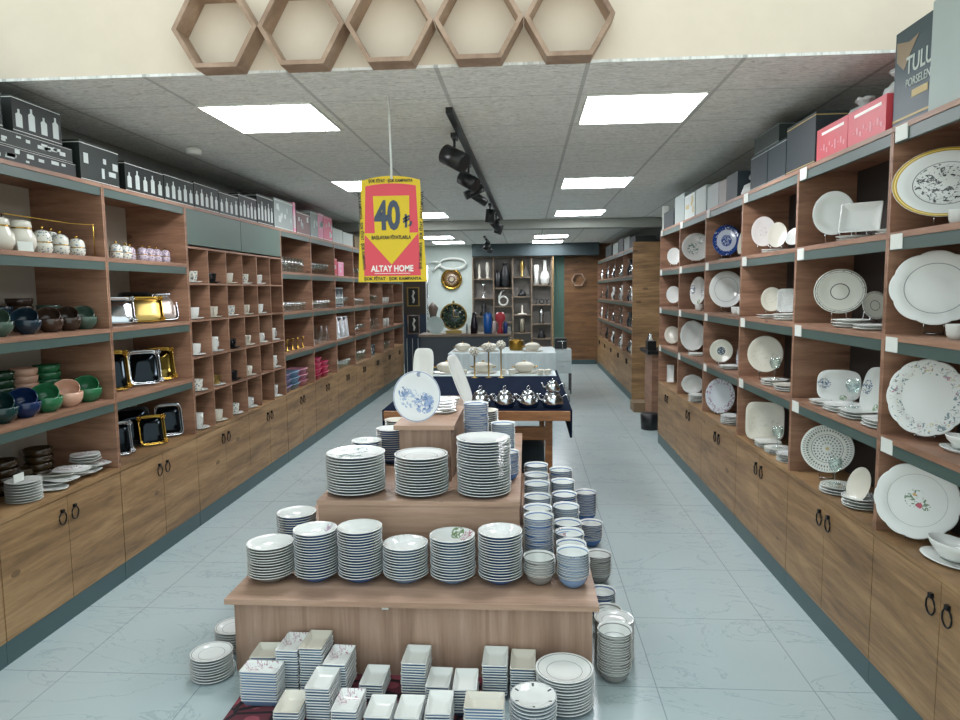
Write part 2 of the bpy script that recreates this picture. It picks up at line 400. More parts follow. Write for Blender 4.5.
struct('baseboard_back', MB().box(.79, 1.45, 14.62, 14.65, 0, .09, M['plinth']))
b = MB()
for x0, x1 in ((.535, .555),): b.box(x0, x1, 14.3, YB, 0, 2.249, wood('light_pine', '6E5A3C', '9A7F55', 'B0956A', (3, 3, 12), knots=False))
struct('trim_3', b, 'light wooden edge beside the green column')

# ------------------------------------------------------------------ wall shelving
def shelf_unit(name, xf, d, w, back, shelves=(1.745, 1.375, 1.0), depth=.4, mats=None, tags=False, cols=0):
    """local frame: front face at x = 0, depth towards d, width along +y"""
    r = empty(name); D = depth*d; wi, wh = M['wood_in'], M['wood_h']
    MB().box(.02*d, D, .004, w-.004, .1, .605, wh).build('cabinet_body', r)
    MB().box(.004*d, D, 0, w, 0, .1, M['plinth']).build('plinth', r)
    nd = 2 if not cols else 4
    dw = w/nd
    for k in range(nd):
        dr = MB().box(0, .018*d, k*dw+.0018, (k+1)*dw-.0018, .103, .603, wh).build('door', r)
        sgn = 1 if k % 2 == 0 else -1
        yc = (k+1)*dw-.045 if sgn == 1 else k*dw+.045
        hb = MB().tube([(-.006*d, yc+.025*cos(a), .507+.030*sin(a)) for a in [2*PI*i/16 for i in range(16)]], .0032, M['iron'], 6, True)
        hb.box(-.012*d, 0, yc-.008, yc+.008, .534, .550, M['iron'])
        hb.build('ring_handle', dr)
    MB().box(-.004*d, D, 0, w, .607, .627, wh).build('counter_board', r)
    for y0, y1 in ((.0, .011), (w-.011, w)):
        MB().box(0, D, y0, y1, .628, 2.102, wi).build('side_panel', r)
    MB().box((depth-.012)*d, D, .012, w-.012, .628, 2.102, back).build('back_panel', r)
    MB().box(0, D, 0, w, 2.103, 2.122, wi).build('top_board', r)
    if not cols:
        MB().box(.004*d, .02*d, .0115, w-.0115, 2.06, 2.1025, M['teal']).build('header_strip', r)
        for k, z in enumerate(shelves):
            s = MB().box(0, (depth-.0125)*d, .0115, w-.0115, z-.022, z, wi).build('shelf', r)
            MB().box(.003*d, .02*d, .0115, w-.0115, z-.065, z-.0225, M['teal']).build('green_edge_strip', s)
        if tags:
            for z in list(shelves)+[2.125]:
                MB().box(-.001*d, .002*d, w-.10, w-.02, z-.062, z-.008, M['card']).build('price_card', r)
    return r

def put_units(proto, ys, xf, labels, group, cat='shelving'):
    for i, y in enumerate(ys):
        o = proto if i == 0 else copy_tree(proto)
        o.location = (xf, y, 0)
        tag(o, labels[i], cat, group)

WL = .873
lys = [1.783, 2.656, 3.53]
pl = shelf_unit('shelf_unit', XL, -1, WL-.002, M['beige'])
put_units(pl, lys, XL, ['oak shelf unit on the left wall nearest the street, before the bowls',
    'oak shelf unit on the left wall holding tilted bowls and white jars',
    'oak shelf unit on the left wall holding gold and silver trays'], 'oak shelf units along the left wall')
wf = .87
pl2 = shelf_unit('shelf_unit', XL, -1, wf-.002, M['wood_in'])
lfy = [6.15+wf*i for i in range(7)]
put_units(pl2, lfy, XL, ['oak shelf unit on the left wall with glasses above blue and purple baskets',
    'oak shelf unit on the left wall with glasses above bright pink baskets',
    'oak shelf unit on the left wall with shiny silver trays and a red gift box',
    'oak shelf unit of glassware, next farther than the one with silver trays',
    'oak shelf unit of glassware on the left wall, second farther than the silver trays',
    'second farthest oak shelf unit on the left wall, holding white mugs', 'farthest oak shelf unit on the left wall beside the framed plaque stand'], 'oak shelf units along the left wall')
# cubby unit
cu = shelf_unit('cubby_shelf_unit', XL, -1, 1.742, M['wood_in'], cols=1)
cu.location = (XL, 4.405, 0); tag(cu, 'oak cubby unit of small square compartments for coffee cups, green panels above', 'shelving')
for k in range(2): MB().box(0, -.018, .013+k*.861, .868+k*.861, 1.872, 2.1, M['headgreen']).build('green_panel', cu)
for z in (1.86, 1.622, 1.378, 1.133, .888): MB().box(0, -.386, .0115, 1.730, z-.012, z, M['wood_in']).build('shelf', cu)
for k in range(1, 6): 
    for z0, z1 in ((.628, .8755), (.8885, 1.1205), (1.1335, 1.3655), (1.3785, 1.6095), (1.6225, 1.8475)):
        MB().box(0, -.386, k*.29-.006, k*.29+.006, z0, z1, M['wood_in']).build('divider', cu)
# right
WR = .876
rys = [1.803+WR*i for i in range(6)]
pr = shelf_unit('shelf_unit', XR, 1, WR-.002, M['slate'], depth=.285, tags=True)
put_units(pr, rys, XR, ['oak shelf unit nearest the street on the right wall with large scalloped platters',
    'oak shelf unit on the right wall with the dark ringed plate and the dotted plate',
    'oak shelf unit on the right wall with a rounded square platter lowest',
    'oak shelf unit on the right wall with the blue rimmed plate on its top shelf',
    'oak shelf unit on the right wall next beyond the blue rimmed plate',
    'farthest oak shelf unit of the near right row, with two upright dishes at the bottom'], 'oak shelf units along the right wall')
p2 = shelf_unit('shelf_unit', 1.45, 1, .93, M['slate'], depth=.36)
put_units(p2, [9.69+.935*i for i in range(5)], 1.45, ['oak shelf unit on the far right, the nearest of the far row',
    'second nearest oak shelf unit of the far right row', 'middle oak shelf unit of the far right row',
    'fourth oak shelf unit of the far right row from the near end', 'oak shelf unit of the far right row touching the plank back wall'], 'oak shelf units in the far right row')
tag(MB().box(1.45, 1.86, 9.665, 9.688, 0, 2.19, M['wood_h']).build('end_panel'), 'plain oak panel closing the near end of the far right shelves', 'panel')

# ------------------------------------------------------------------ hexagon shelves on the fascia
def hexa(cx, cz, s, th, y0, y1, mat):
    m = MB(); o = [(cx+s*cos(PI/3*i), cz+s*sin(PI/3*i)) for i in range(6)]; q = [(cx+(s-th)*cos(PI/3*i), cz+(s-th)*sin(PI/3*i)) for i in range(6)]
    for i in range(6):
        j = (i+1) % 6; m.prism([o[i], o[j], q[j], q[i]], y0, y1, mat)
    return m
for i, cx in enumerate([-1.297, -.928, -.559, -.19, .179]):
    o = hexa(0, 0, .183, .021, -.055, .055, M['hex']).build('hexagon_frame', None, (cx, 3.002, 2.655+.0*i))
    tag(o, ['leftmost', 'second from left', 'middle', 'second from right', 'rightmost'][i]+' of the weathered oak hexagon frames on the cream fascia', 'wall decoration', 'hexagon frames on the fascia')
tag(hexa(0, 0, .15, .028, -.06, .0, M['hex']).build('hexagon_frame', None, (1.08, 14.648, 1.76)), 'small dark hexagon frame on the plank wall at the far back', 'wall decoration')

# ------------------------------------------------------------------ ceiling lamps
spots_ = [(-1.37, 3.83, 'square ceiling light panel above the left aisle nearest the street'), (.595, 3.84, 'square ceiling light panel at the right nearest the street'),
          (-1.37, 6.27, 'second square ceiling light panel on the left, behind the hanging sale sign'), (.62, 6.37, 'second square ceiling light panel on the right'),
          (-1.28, 8.75, 'third square ceiling light panel on the left, peeking past the sign'), (.66, 8.8, 'third square ceiling light panel on the right'),
          (-1.58, 12.35, 'ceiling light panel on the left just beyond the beam'), (.44, 12.5, 'ceiling light panel on the right just beyond the beam'),
          (-1.5, 13.65, 'farthest ceiling light panel on the left, in front of the white wall'), (.42, 13.85, 'farthest ceiling light panel on the right')]
lp = empty('ceiling_light')
fr = MB()
for a in ((-.3, .3, -.3, -.288), (-.3, .3, .288, .3), (-.3, -.288, -.288, .288), (.288, .3, -.288, .288)): fr.box(*a, -.008, 0, M['card'])
fr.build('frame', lp); MB().box(-.287, .287, -.287, .287, -.006, -.001, M['lamp']).build('diffuser', lp)
for i, (x, y, lb) in enumerate(spots_):
    o = lp if i == 0 else copy_tree(lp); o.location = (x, y, ZC-.0005); tag(o, lb, 'ceiling light', 'square ceiling light panels')
sd = MB().lathe([(.02, 0), (.05, .0), (.05, .03), (.03, .045)], M['card'], 20).build('smoke_detector', None, (-2.15, 4.5, ZC-.047))
tag(sd, 'small white smoke detector on the ceiling above the left cartons', 'detector')

tr = MB().box(-.018, .018, 0, 5.6, -.03, 0, M['black']).build('lighting_track', None, (-.395, 3.7, ZC-.0005)); tag(tr, 'long black lighting track running down the ceiling', 'track')
tr.rotation_euler.z = -.013
def spot(y, x, az, el, r, l, lb):
    t = empty('track_spotlight', (x, y, ZC-.031)); tag(t, lb, 'spotlight', 'black spotlights on the ceiling track')
    MB().box(-.016, .016, -.06, .06, -.025, 0, M['black']).build('adapter', t)
    MB().tube([(0, 0, -.025), (0, 0, -.085)], .008, M['black']).build('stem', t)
    h = MB().lathe([(r*.9, -l/2), (r, -l/2), (r, l/2), (r*.86, l/2), (r*.8, l/2-.02)], M['black'], 20).build('lamp_head', t, (0, 0, -.085-r*.9))
    h.rotation_euler = (0, rad(el), rad(az))
for a in [(4.2, -.42, 155, 62, .058, .15, 'nearest and largest black spotlight on the ceiling track, pointing left'),
          (5.1, -.41, 155, 60, .052, .14, 'black spotlight second from the street on the track, tilted left'),
          (5.75, -.42, 15, 65, .035, .16, 'slim black spotlight, third along the track, pointing away right'),
          (6.15, -.41, 205, 60, .035, .16, 'slim black spotlight, fourth along the track, pointing toward the left'),
          (7.5, -.38, 0, 8, .05, .14, 'black spotlight hanging straight down near the far end of the track'),
          (8.5, -.36, 220, 50, .05, .12, 'black spotlight next to last on the track'),
          (9.1, -.35, 0, 20, .05, .12, 'last black spotlight at the far end of the long track')]: spot(*a)
tr2 = MB().box(-.018, .018, 0, 1.8, -.03, 0, M['black']).build('lighting_track', None, (-.72, 12.2, ZC-.0005)); tag(tr2, 'short black lighting track beyond the ceiling beam', 'track')
spot(12.6, -.71, 30, 30, .05, .14, 'black spotlight on the short far track, front one'); spot(13.4, -.72, 160, 45, .05, .14, 'black spotlight on the short far track, rear one')

# ------------------------------------------------------------------ text
def text(body, size, mat, parent, loc, rot=(PI/2, 0, 0), name='lettering', off=0.0, sx=1.0, ext=.0006):
    c = bpy.data.curves.new('t', 'FONT'); c.body = body; c.size = size; c.align_x = 'CENTER'; c.align_y = 'CENTER'; c.extrude = ext; c.offset = off
    c.resolution_u = 3
    o = bpy.data.objects.new('t', c); COL.objects.link(o)
    bpy.context.view_layer.update()
    me = bpy.data.meshes.new_from_object(o.evaluated_get(bpy.context.evaluated_depsgraph_get()))
    bpy.data.objects.remove(o); bpy.data.curves.remove(c)
    me.materials.clear(); me.materials.append(mat)
    q = place(name, me, loc, 0, parent); q.rotation_euler = rot; q.scale = (sx, 1, 1); return q

sg = empty('hanging_sale_sign', (-.663, 3.45, 1.60)); tag(sg, 'red and yellow sale sign reading 40 hung on a white string', 'sign')
YE = flat('sign_yellow', 'DDBE12', .45, vary=0); RE = flat('sign_red', 'DA4854', .45, vary=0); INK = flat('sign_ink', '3E4A5C', .5, vary=0); WT = flat('sign_white', 'F2EDE6', .5, vary=0)
BK = flat('sign_black', '22241E', .5, vary=0)
def outline(wb, wt, z0, z1, arc):
    p = [(-wb/2, z0), (wb/2, z0)]
    for k in range(9):
        t = k/8; p.append((wt/2-wt*t, z1+arc*4*t*(1-t)))
    return p
MB().prism(outline(.345, .292, 0, .495, .022), 0, .003, YE).build('sign_board', sg)
MB().prism(outline(.285, .25, .03, .468, .012), -.0012, -.0002, RE).build('red_field', sg)
MB().prism([(-.083, .24), (-.088, .42), (.092, .42), (.09, .24), (.135, .24), (-.002, .085), (-.14, .24)], -.0026, -.0014, YE).build('yellow_arrow', sg)
text('40', .19, INK, sg, (-.018, -.0045, .318), off=.007, sx=.66)
text('₺', .085, INK, sg, (.082, -.0045, .292), off=.0015)
text('BAŞLAYAN FİYATLARLA', .024, BK, sg, (-.002, -.0045, .217), off=.0008, sx=.74)
text('ALTAY HOME', .042, WT, sg, (0, -.003, .064), off=.0013, sx=.82)
MB().box(-.09, .09, -.0026, -.0016, .040, .0425, WT).build('underline', sg)
text('ŞOK FİYAT · ŞOK KAMPANYA', .021, BK, sg, (0, -.0015, .015), off=.0007)
text('ŞOK FİYAT · ŞOK KAMPANYA', .02, BK, sg, (0, -.0015, .4925), off=.0007, sx=.8)
for sx_ in (-1, 1):
    text('ŞOK KAMPANYA · ŞOK FİYAT · ŞOK KAMPANYA', .02, BK, sg, (sx_*.149, -.0015, .25), (PI/2, -sx_*PI/2+sx_*.045, 0), off=.0007, sx=.85)
MB().tube([(0.006, 0, .50), (.004, 0, .70), (0, 0, .899)], [.007, .0042, .0042], M['card'], 6).build('string', sg)

# ------------------------------------------------------------------ stepped display plinths
S1, S2, S3 = .325, .62, .905
def plinth(lb, x0, x1, y0, y1, z0, z1, front, over):
    t = empty('display_plinth', ((x0+x1)/2, (y0+y1)/2, z0)); cx, cy = (x0+x1)/2, (y0+y1)/2
    MB().box(x0-cx+over, x1-cx-over, y0-cy+over*1.9, y1-cy-over, 0, z1-z0-.022, front).build('body', t)
    MB().box(x0-cx, x1-cx, y0-cy, y1-cy, z1-z0-.022, z1-z0, M['stand_h']).build('top_board', t)
    tag(t, lb, 'display stand', 'stepped oak display plinths'); return t
pb = plinth('widest lowest oak display plinth in the middle of the shop floor', -1.22, .278, 2.62, 4.6, 0, S1, M['stand_v'], .022)
plinth('middle oak display plinth standing on the lowest one', -.945, -.03, 3.0, 4.5, S1, S2, M['stand_h'], .004)
plinth('narrow oak column plinth topped by the blue flowered plate', -.645, -.35, 3.29, 4.25, S2, S3, M['stand_v'], .02)
MB().box(-.115, -.088, -.953, -.9505, .277, .297, M['card']).build('price_sticker', pb)

WH = 'the stack '
def st1(x, y, r, n, where, top, tm='plain', outer=OUTER_BLUE, pitch=.0115, prof='soup', z=S1, cat='bowl', noun='soup plate', body=None):
    stack('soup_plate' if prof in ('soup', 'plate', 'flat') else 'bowl', 'round', prof, x, y, z, r, n, pitch, where, top, G[tm], outer, cat=cat, noun=noun, body=body)
st1(-1.098, 2.827, .099, 12, 'the leftmost stack on the lowest plinth', 'white soup plate with greyish outside', outer=OUTER_GREY)
st1(-.905, 2.842, .0935, 17, 'the second stack from left, lowest plinth', 'white soup plate with a small sprig', 'mauve')
st1(-.712, 2.842, .0955, 18, 'the tall stack third from left on the lowest plinth', 'plain white soup plate')
st1(-.518, 2.842, .0965, 12, 'the short fourth stack, lowest plinth', 'white soup plate with faint sprig', 'mauve', OUTER_PALE)
st1(-.316, 2.848, .0965, 15, 'the fifth stack, lowest plinth', 'soup plate with green leaf and mauve flower', 'greenflo', OUTER_PALE)
st1(-.114, 2.848, .094, 17, 'the sixth stack, lowest plinth', 'white soup plate with tiny rim flower', 'mauve')
BW = dict(prof='bowl', noun='small bowl')
def stb(x, y, r, n, where, top, tm='plain', outer=OUTER_PALE, z=S1, pitch=.0105, prof='bowl', noun='small bowl'):
    st1(x, y, r, n, where, top, tm, outer, pitch, prof, z, 'bowl', noun)
stb(.050, 2.836, .0665, 7, 'the next to last stack in the front row', 'plain white small bowl', outer=OUTER_GREY)
stb(.190, 2.815, .068, 10, 'the last stack in the front row', 'small bowl with mauve flowers', 'greenflo')
st1(-1.075, 3.10, .092, 16, 'the left edge stack behind the front row', 'white blue sided soup plate')
RA = [(2.985, 19, 'plain'), (3.13, 18, 'mauve'), (3.275, 19, 'plain'), (3.46, 20, 'plain'), (3.63, 20, 'plain'), (3.80, 21, 'ring')]
for i, (y, n, tm) in enumerate(RA):
    stb(.050, y, .066, n, 'the %s stack from us of the inner right file' % ORD[i], 'white bowl', tm, OUTER_BLUE if i in (0, 2) else OUTER_PALE)
RB = [(2.962, 8, 'plain'), (3.10, 8, 'greenflo'), (3.24, 8, 'plain'), (3.39, 11, 'plain'), (3.56, 12, 'ring'), (3.73, 14, 'plain'), (3.9, 16, 'speck')]
for i, (y, n, tm) in enumerate(RB):
    stb(.193, y, .066, n, 'the %s stack from us of the outer right file' % ORD[i], 'white bowl', tm, OUTER_PALE if i % 2 else OUTER_BLUE)
# second plinth
st1(-.800, 3.150, .137, 14, 'the left dinner plate stack on the middle plinth', 'green sprigged dinner plate', 'green_fl', OUTER_SHADE, .0128, 'plate', S2, 'plate', 'dinner plate')
st1(-.487, 3.135, .124, 14, 'the centre stack on the middle plinth', 'cream dinner plate with grey rim', 'ring', OUTER_SHADE, .0128, 'plate', S2, 'plate', 'dinner plate')
st1(-.198, 3.135, .124, 20, 'the tall right stack of dinner plates on the middle plinth', 'plain white dinner plate', 'plain', OUTER_SHADE, .0128, 'plate', S2, 'plate', 'dinner plate')
st1(-.835, 3.52, .080, 12, 'the stack behind the left dinner plates', 'flower rimmed soup plate', 'speck', OUTER_PALE, .012, 'soup', S2)
st1(-.722, 3.69, .085, 15, 'the stack left of the column plinth', 'soup plate with green leaf', 'greenflo', OUTER_BLUE, .012, 'soup', S2) if False else None
st1(-.738, 3.71, .085, 14, 'the stack beside the left side of the column plinth', 'soup plate with green leaf', 'greenflo', OUTER_BLUE, .012, 'soup', S2)
st1(-.262, 3.55, .066, 26, 'the tallest stack right of the column plinth', 'white blue sided bowl', 'plain', OUTER_BLUE, .012, 'bowl', S2, 'bowl', 'bowl')
st1(-.128, 3.70, .066, 15, 'the stack farther right of the column plinth', 'white bowl', 'plain', OUTER_PALE, .012, 'bowl', S2, 'bowl', 'bowl')
st1(-.095, 3.37, .058, 9, 'the small stack at the right edge of the middle plinth', 'white bowl', 'plain', OUTER_BLUE, .012, 'bowl', S2, 'bowl', 'bowl')
st1(-.235, 3.90, .075, 20, 'the rearmost stack right of the column plinth', 'cream soup plate', 'cream', OUTER_GREY, .012, 'soup', S2)
st1(-.77, 4.05, .075, 13, 'the rearmost stack left of the column plinth', 'cream soup plate', 'cream', OUTER_GREY, .012, 'soup', S2)
# on the column
stand('round_platter', 'round', 'plate', G['blueflower'], -.545, 3.40, S3, .235, .255, 'white platter with blue flowers standing on the front of the column plinth', 0, 12, 'platter', depth=.09)
stand('oval_platter', 'square', 'plate', G['plain'], -.60, 4.02, S3, .13, .315, 'tall plain white platter standing behind the blue flowered one', -25, 8, 'platter', depth=.09)
stand('oval_platter', 'rsquare', 'plate', G['plain'], -.40, 3.98, S3, .17, .29, 'white ribbed platter seen edge on at the right of the column top', 66, 22, 'platter', depth=.12)
stack('serving_dish', 'wavy', 'flat', -.46, 3.67, S3, .085, 5, .016, 'the pile of wavy dishes behind the blue flowered platter', 'wavy dish with green sprigs', G['side_fl'], cat='dish', noun='wavy dish')
lay('small_bowl', 'wavy', 'bowl', G['side_fl'], -.43, 3.88, S3, .055, label='small flowered bowl behind the pile of wavy dishes', cat='bowl')
# floor stacks left
st1(-1.283, 2.62, .083, 9, 'the nearer floor stack left of the plinth', 'white plate with two grey rings', 'ring', OUTER_SHADE, .0115, 'plate', 0, 'plate', 'plate')
st1(-1.290, 2.86, .083, 8, 'the rear floor stack left of the plinth', 'white plate with a grey ring', 'ring', OUTER_SHADE, .0115, 'plate', 0, 'plate', 'plate')
# floor stacks right
stb(.345, 2.67, .068, 16, 'the tall floor stack at the right', 'white bowl with grey line', 'line', OUTER_GREY, 0, .0105)
st1(.365, 2.84, .083, 15, 'the floor stack behind the tall right bowls', 'white plate with a grey ring', 'ring', OUTER_SHADE, .0115, 'plate', 0, 'plate', 'plate')
stb(.362, 3.03, .062, 8, 'the low bowl stack behind the ringed plates on the floor', 'clear lined bowl', 'ring', OUTER_GREY, 0)
stb(.352, 3.22, .065, 8, 'the low stack of blue sided bowls on the floor', 'white bowl', 'ring', OUTER_BLUE, 0)
stb(.376, 3.62, .070, 10, 'the middle grey bowl stack on the floor right of the plinth', 'grey glazed bowl', 'line', OUTER_GREY, 0)
stb(.386, 4.15, .072, 9, 'the striped bowl stack next farther on the floor', 'grey glazed bowl', 'line', OUTER_BLUE, 0)
stb(.395, 4.62, .074, 9, 'the farthest floor stack right of the plinth', 'grey bowl', 'plain', OUTER_BLUE, 0, .017)
# big plates on floor front
st1(.138, 2.49, .108, 12, 'the large lined stack before the plinth', 'large white plate with two fine rings', 'ring', OUTER_SHADE, .0115, 'plate', .004, 'plate', 'large plate')
st1(.018, 2.335, .083, 10, 'the stack of medallion plates at the front right', 'white plate with grey rim medallions', 'medal', OUTER_PALE, .0125, 'plate', .004, 'plate', 'dessert plate')
st1(-1.20, 3.62, .05, 12, 'the stack of little bowls left of the middle plinth', 'little flowered bowl', 'side_fl', None, .0125, 'bowl', S1, 'bowl', 'little bowl') if False else None
lay('small_bowl', 'round', 'bowl', G['side_fl'], -1.06, 3.62, S1, .055, label='little white bowl left of the middle plinth, lying on its side', cat='bowl', tilt=(rad(60), 0)).location.z = S1+.05
stb(-1.03, 3.80, .06, 10, 'the bowl stack on the left ledge beside the middle plinth', 'flowered bowl', 'side_fl', OUTER_BLUE)

# rug and rectangular dishes
rg = MB().box(-1.11, -.10, 1.75, 2.655, .0005, .0035, rug_mat()).build('rug'); tag(rg, 'dark red patterned rug under the rectangular dishes', 'rug')
# x, y(front edge), half width, depth, count, where, top, material
RD = [(-1.006, 2.41, .073, .085, 12, 'widest stack at the left end of the rug', 'rectangular dish with mauve flowers', 'edge_fl'),
      (-1.03, 2.515, .055, .12, 12, 'stack behind the widest left stack', 'cream rectangular dish', 'cream'),
      (-.926, 2.495, .045, .149, 16, 'narrow stack beside the widest left stack', 'flowered narrow dish', 'edge_fl'),
      (-.831, 2.495, .046, .149, 17, 'tallest stack near the rug left end', 'cream narrow dish', 'cream'),
      (-.729, 2.46, .045, .15, 13, 'rear stack with side flowers', 'flowered narrow dish', 'edge_fl'),
      (-.589, 2.45, .046, .145, 6, 'low rear stack left of the rug gap', 'plain narrow dish', 'plain'),
      (-.434, 2.495, .049, .145, 12, 'stack against the middle of the plinth', 'plain narrow dish', 'plain'),
      (-.335, 2.43, .045, .14, 7, 'low stack right of the middle one', 'plain narrow dish', 'plain'),
      (-.231, 2.38, .045, .15, 9, 'second row stack before the wide ones', 'glossy narrow dish', 'plain'),
      (-.125, 2.495, .048, .15, 12, 'tall rear stack beside the last one', 'deep narrow dish', 'plain'),
      (-.018, 2.495, .048, .15, 11, 'last rear stack beside the round plates', 'cream narrow dish', 'cream'),
      (-.848, 2.25, .047, .14, 7, 'leftmost front stack', 'cream narrow dish', 'cream'),
      (-.771, 2.33, .0, .0, 0, '', '', ''),
      (-.752, 2.315, .046, .15, 12, 'tall front stack second from left', 'plain narrow dish', 'plain'),
      (-.640, 2.25, .047, .145, 8, 'front stack with pink flowers', 'pink flowered narrow dish', 'edge_fl'),
      (-.520, 2.235, .047, .14, 7, 'front stack in the rug centre', 'plain narrow dish', 'plain'),
      (-.415, 2.235, .045, .145, 7, 'front stack right of the rug centre', 'shiny white narrow dish', 'plain'),
      (-.311, 2.235, .045, .145, 9, 'front stack beside the wide dishes', 'plain narrow dish', 'plain'),
      (-.150, 2.225, .069, .10, 12, 'wide front stack at the right', 'wide shallow cream dish', 'cream')]
for x, y, hw, dp, n, wh, top, tm in RD:
    if n: stack('rectangular_dish', 'rect', 'tray', x, y+dp/2, .004, hw, n, .0103, 'the '+wh, top, G[tm], OUTER_PALE, ry=dp/2, hz=.13, cat='dish', noun='rectangular dish', rot=random.uniform(-.03, .03), jit=.0015)

# ------------------------------------------------------------------ right wall dishes
Z1, Z2, Z3, Z4 = 1.7455, 1.3755, 1.0005, .6275
K = 1.045
easel_cache = {}
def rp(name, shape, prof, mat, x, y, z, w, h, lb, turn=0, lean=14, cat='plate', k=K, up=None, **kw):
    if up is None: up = .034 if z > 1.3 else .016
    if w > .1 and up > .005:
        key = round(up, 3)
        if key not in easel_cache:
            e_ = MB()
            for sx in (-.03, .03): e_.tube([(sx, -.03, up+.008), (sx, -.026, up-.004), (sx, .05, .004), (sx, .055, .004), (sx, .02, up+.05)], .0026, M['silver'], 6)
            e_.tube([(-.03, .05, .004), (.03, .05, .004)], .0026, M['silver'], 6); easel_cache[key] = e_.mesh('plate_easel')
        tag(place('plate_easel', easel_cache[key], (x*k, y*k, z), math.atan2(-y, -x)+rad(turn)+PI/2), 'thin wire easel under the '+' '.join(lb.replace(',', '').split()[:11]), 'plate stand')
    w *= .955; h *= .97; z += up
    return stand(name, shape, prof, G[mat] if isinstance(mat, str) else mat, x*k, y*k, z, w*k, h*k, lb, turn, lean, cat, **kw)
rp('oval_platter', 'round', 'plate', 'goldrim', 1.385, 2.44, Z1, .325, .245, 'oval platter with gold rim and dark printed scene on the top shelf', 0, 14, 'platter')
rp('scalloped_platter', 'wavy', 'plate', 'line', 1.375, 2.45, Z2, .285, .262, 'plain white scalloped platter on the second shelf near the street', 0, 12, 'platter')
rp('scalloped_platter', 'scallop', 'plate', 'florim', 1.365, 2.45, Z3, .25, .272, 'scalloped platter with a flowered rim on the third shelf', 0, 12, 'platter')
rp('scalloped_platter', 'scallop', 'plate', 'rosecentre', 1.35, 2.45, Z4, .272, .27, 'scalloped platter with a red rose in its centre on the lowest shelf', 0, 14, 'platter')
rp('round_plate', 'round', 'plate', 'plain', 1.335, 3.17, Z1, .172, .204, 'plain white plate leaning on the top shelf beside the rectangular tray')
rp('serving_tray', 'rect', 'tray', 'plain', 1.385, 3.02, Z1, .165, .13, 'deep white rectangular tray standing on the top shelf', -15, 16, 'tray', depth=.1)
rp('round_plate', 'round', 'plate', 'rings2', 1.375, 3.17, Z2, .218, .206, 'cream plate with dark rings standing on stacked flat plates', up=.05)
rp('round_plate', 'round', 'plate', 'rings2', 1.42, 2.95, Z2, .11, .12, 'small dark ringed plate right of the large one', 25)
rp('square_plate', 'rsquare', 'plate', 'side_fl', 1.40, 3.2, Z3, .185, .145, 'rounded square plate with blue sprigs on the third shelf')
rp('square_plate', 'rsquare', 'plate', 'side_fl', 1.42, 2.90, Z3, .12, .197, 'taller blue sprigged plate leaning at the right of the square one', -28, 20)
rp('round_plate', 'round', 'plate', 'dots', 1.36, 3.2, Z4, .229, .222, 'round plate with radial dots and circles on the lowest shelf', up=.05)
rp('round_plate', 'round', 'plate', 'cream', 1.34, 2.84, Z4, .11, .152, 'cream plate standing sideways on the lowest shelf', -40, 20)
rp('round_plate', 'round', 'plate', 'script', 1.345, 4.1, Z1, .135, .18, 'leaning plate with a line of script, first in the top shelf row', up=.045)
rp('round_plate', 'round', 'plate', 'cream', 1.395, 4.02, Z1, .105, .148, 'cream plate leaning behind the script plate', -10)
rp('round_plate', 'round', 'plate', 'plain', 1.42, 3.83, Z1, .10, .11, 'low white plate leaning at the right of the script plate', -25, 30)
rp('round_plate', 'round', 'plate', 'plain', 1.40, 3.62, Z1, .08, .16, 'white plate at the near edge of the compartment with the script plate', -40, 16)
rp('round_plate', 'round', 'plate', 'worn', 1.375, 4.02, Z2, .12, .143, 'beige plate beside the speckled square plate')
rp('square_plate', 'square', 'plate', 'speck', 1.40, 3.86, Z2, .105, .134, 'green speckled square plate on the second shelf')
rp('round_plate', 'round', 'plate', 'worn', 1.355, 4.04, Z3, .198, .215, 'large worn cream plate on the third shelf', up=.05)
rp('square_platter', 'square', 'plate', 'worn', 1.36, 4.03, Z4, .215, .225, 'white rounded square platter on the lowest shelf', 0, 14, 'platter')
rp('round_plate', 'round', 'plate', 'bluerim', 1.385, 4.98, Z1, .191, .227, 'white plate with a deep blue rim and centre on the top shelf')
rp('round_plate', 'round', 'plate', 'cream', 1.42, 4.72, Z1, .08, .19, 'plate seen edge on at the right of the blue rimmed plate', -50)
rp('oval_platter', 'round', 'plate', 'line', 1.375, 4.92, Z2, .235, .262, 'large plain oval platter on the second shelf, beyond the speckled plate', 0, 12, 'platter')
rp('round_plate', 'round', 'plate', 'diamond', 1.345, 4.9, Z3, .159, .165, 'cream plate with a dark blue medallion in the centre')
rp('round_plate', 'round', 'plate', 'blackrim', 1.42, 4.68, Z3, .09, .195, 'black and white patterned plate seen edge on beside the medallion plate', -55)
rp('oval_platter', 'round', 'plate', 'mauverim', 1.35, 4.92, Z4, .205, .25, 'pale oval platter with a mauve flowered rim on the lowest shelf', 0, 12, 'platter')
rp('oval_platter', 'round', 'plate', 'green_fl', 1.375, 5.8, Z1, .235, .235, 'green edged oval platter on the top shelf beyond the blue rimmed plate', 0, 12, 'platter')
rp('oval_platter', 'round', 'plate', 'side_fl', 1.385, 5.75, Z2, .134, .239, 'narrow flowered oval platter on the second shelf', -20, 12, 'platter')
rp('round_plate', 'scallop', 'plate', 'plain', 1.365, 5.82, Z3, .21, .262, 'large white ribbed plate on the third shelf toward the far end')
rp('round_plate', 'wavy', 'plate', 'plain', 1.37, 5.82, Z4, .185, .166, 'white shell edged plate on the lowest shelf toward the far end')
rp('round_plate', 'round', 'plate', 'plain', 1.385, 6.7, Z1, .129, .167, 'small white plate on the top shelf of the farthest near unit', k=1.03)
rp('round_plate', 'round', 'plate', 'plain', 1.385, 6.7, Z2, .135, .169, 'small white plate on the second shelf of the farthest near unit', k=1.03)
rp('round_plate', 'round', 'plate', 'cream', 1.38, 6.7, Z3, .15, .171, 'cream plate on the third shelf of the farthest near unit', k=1.03)
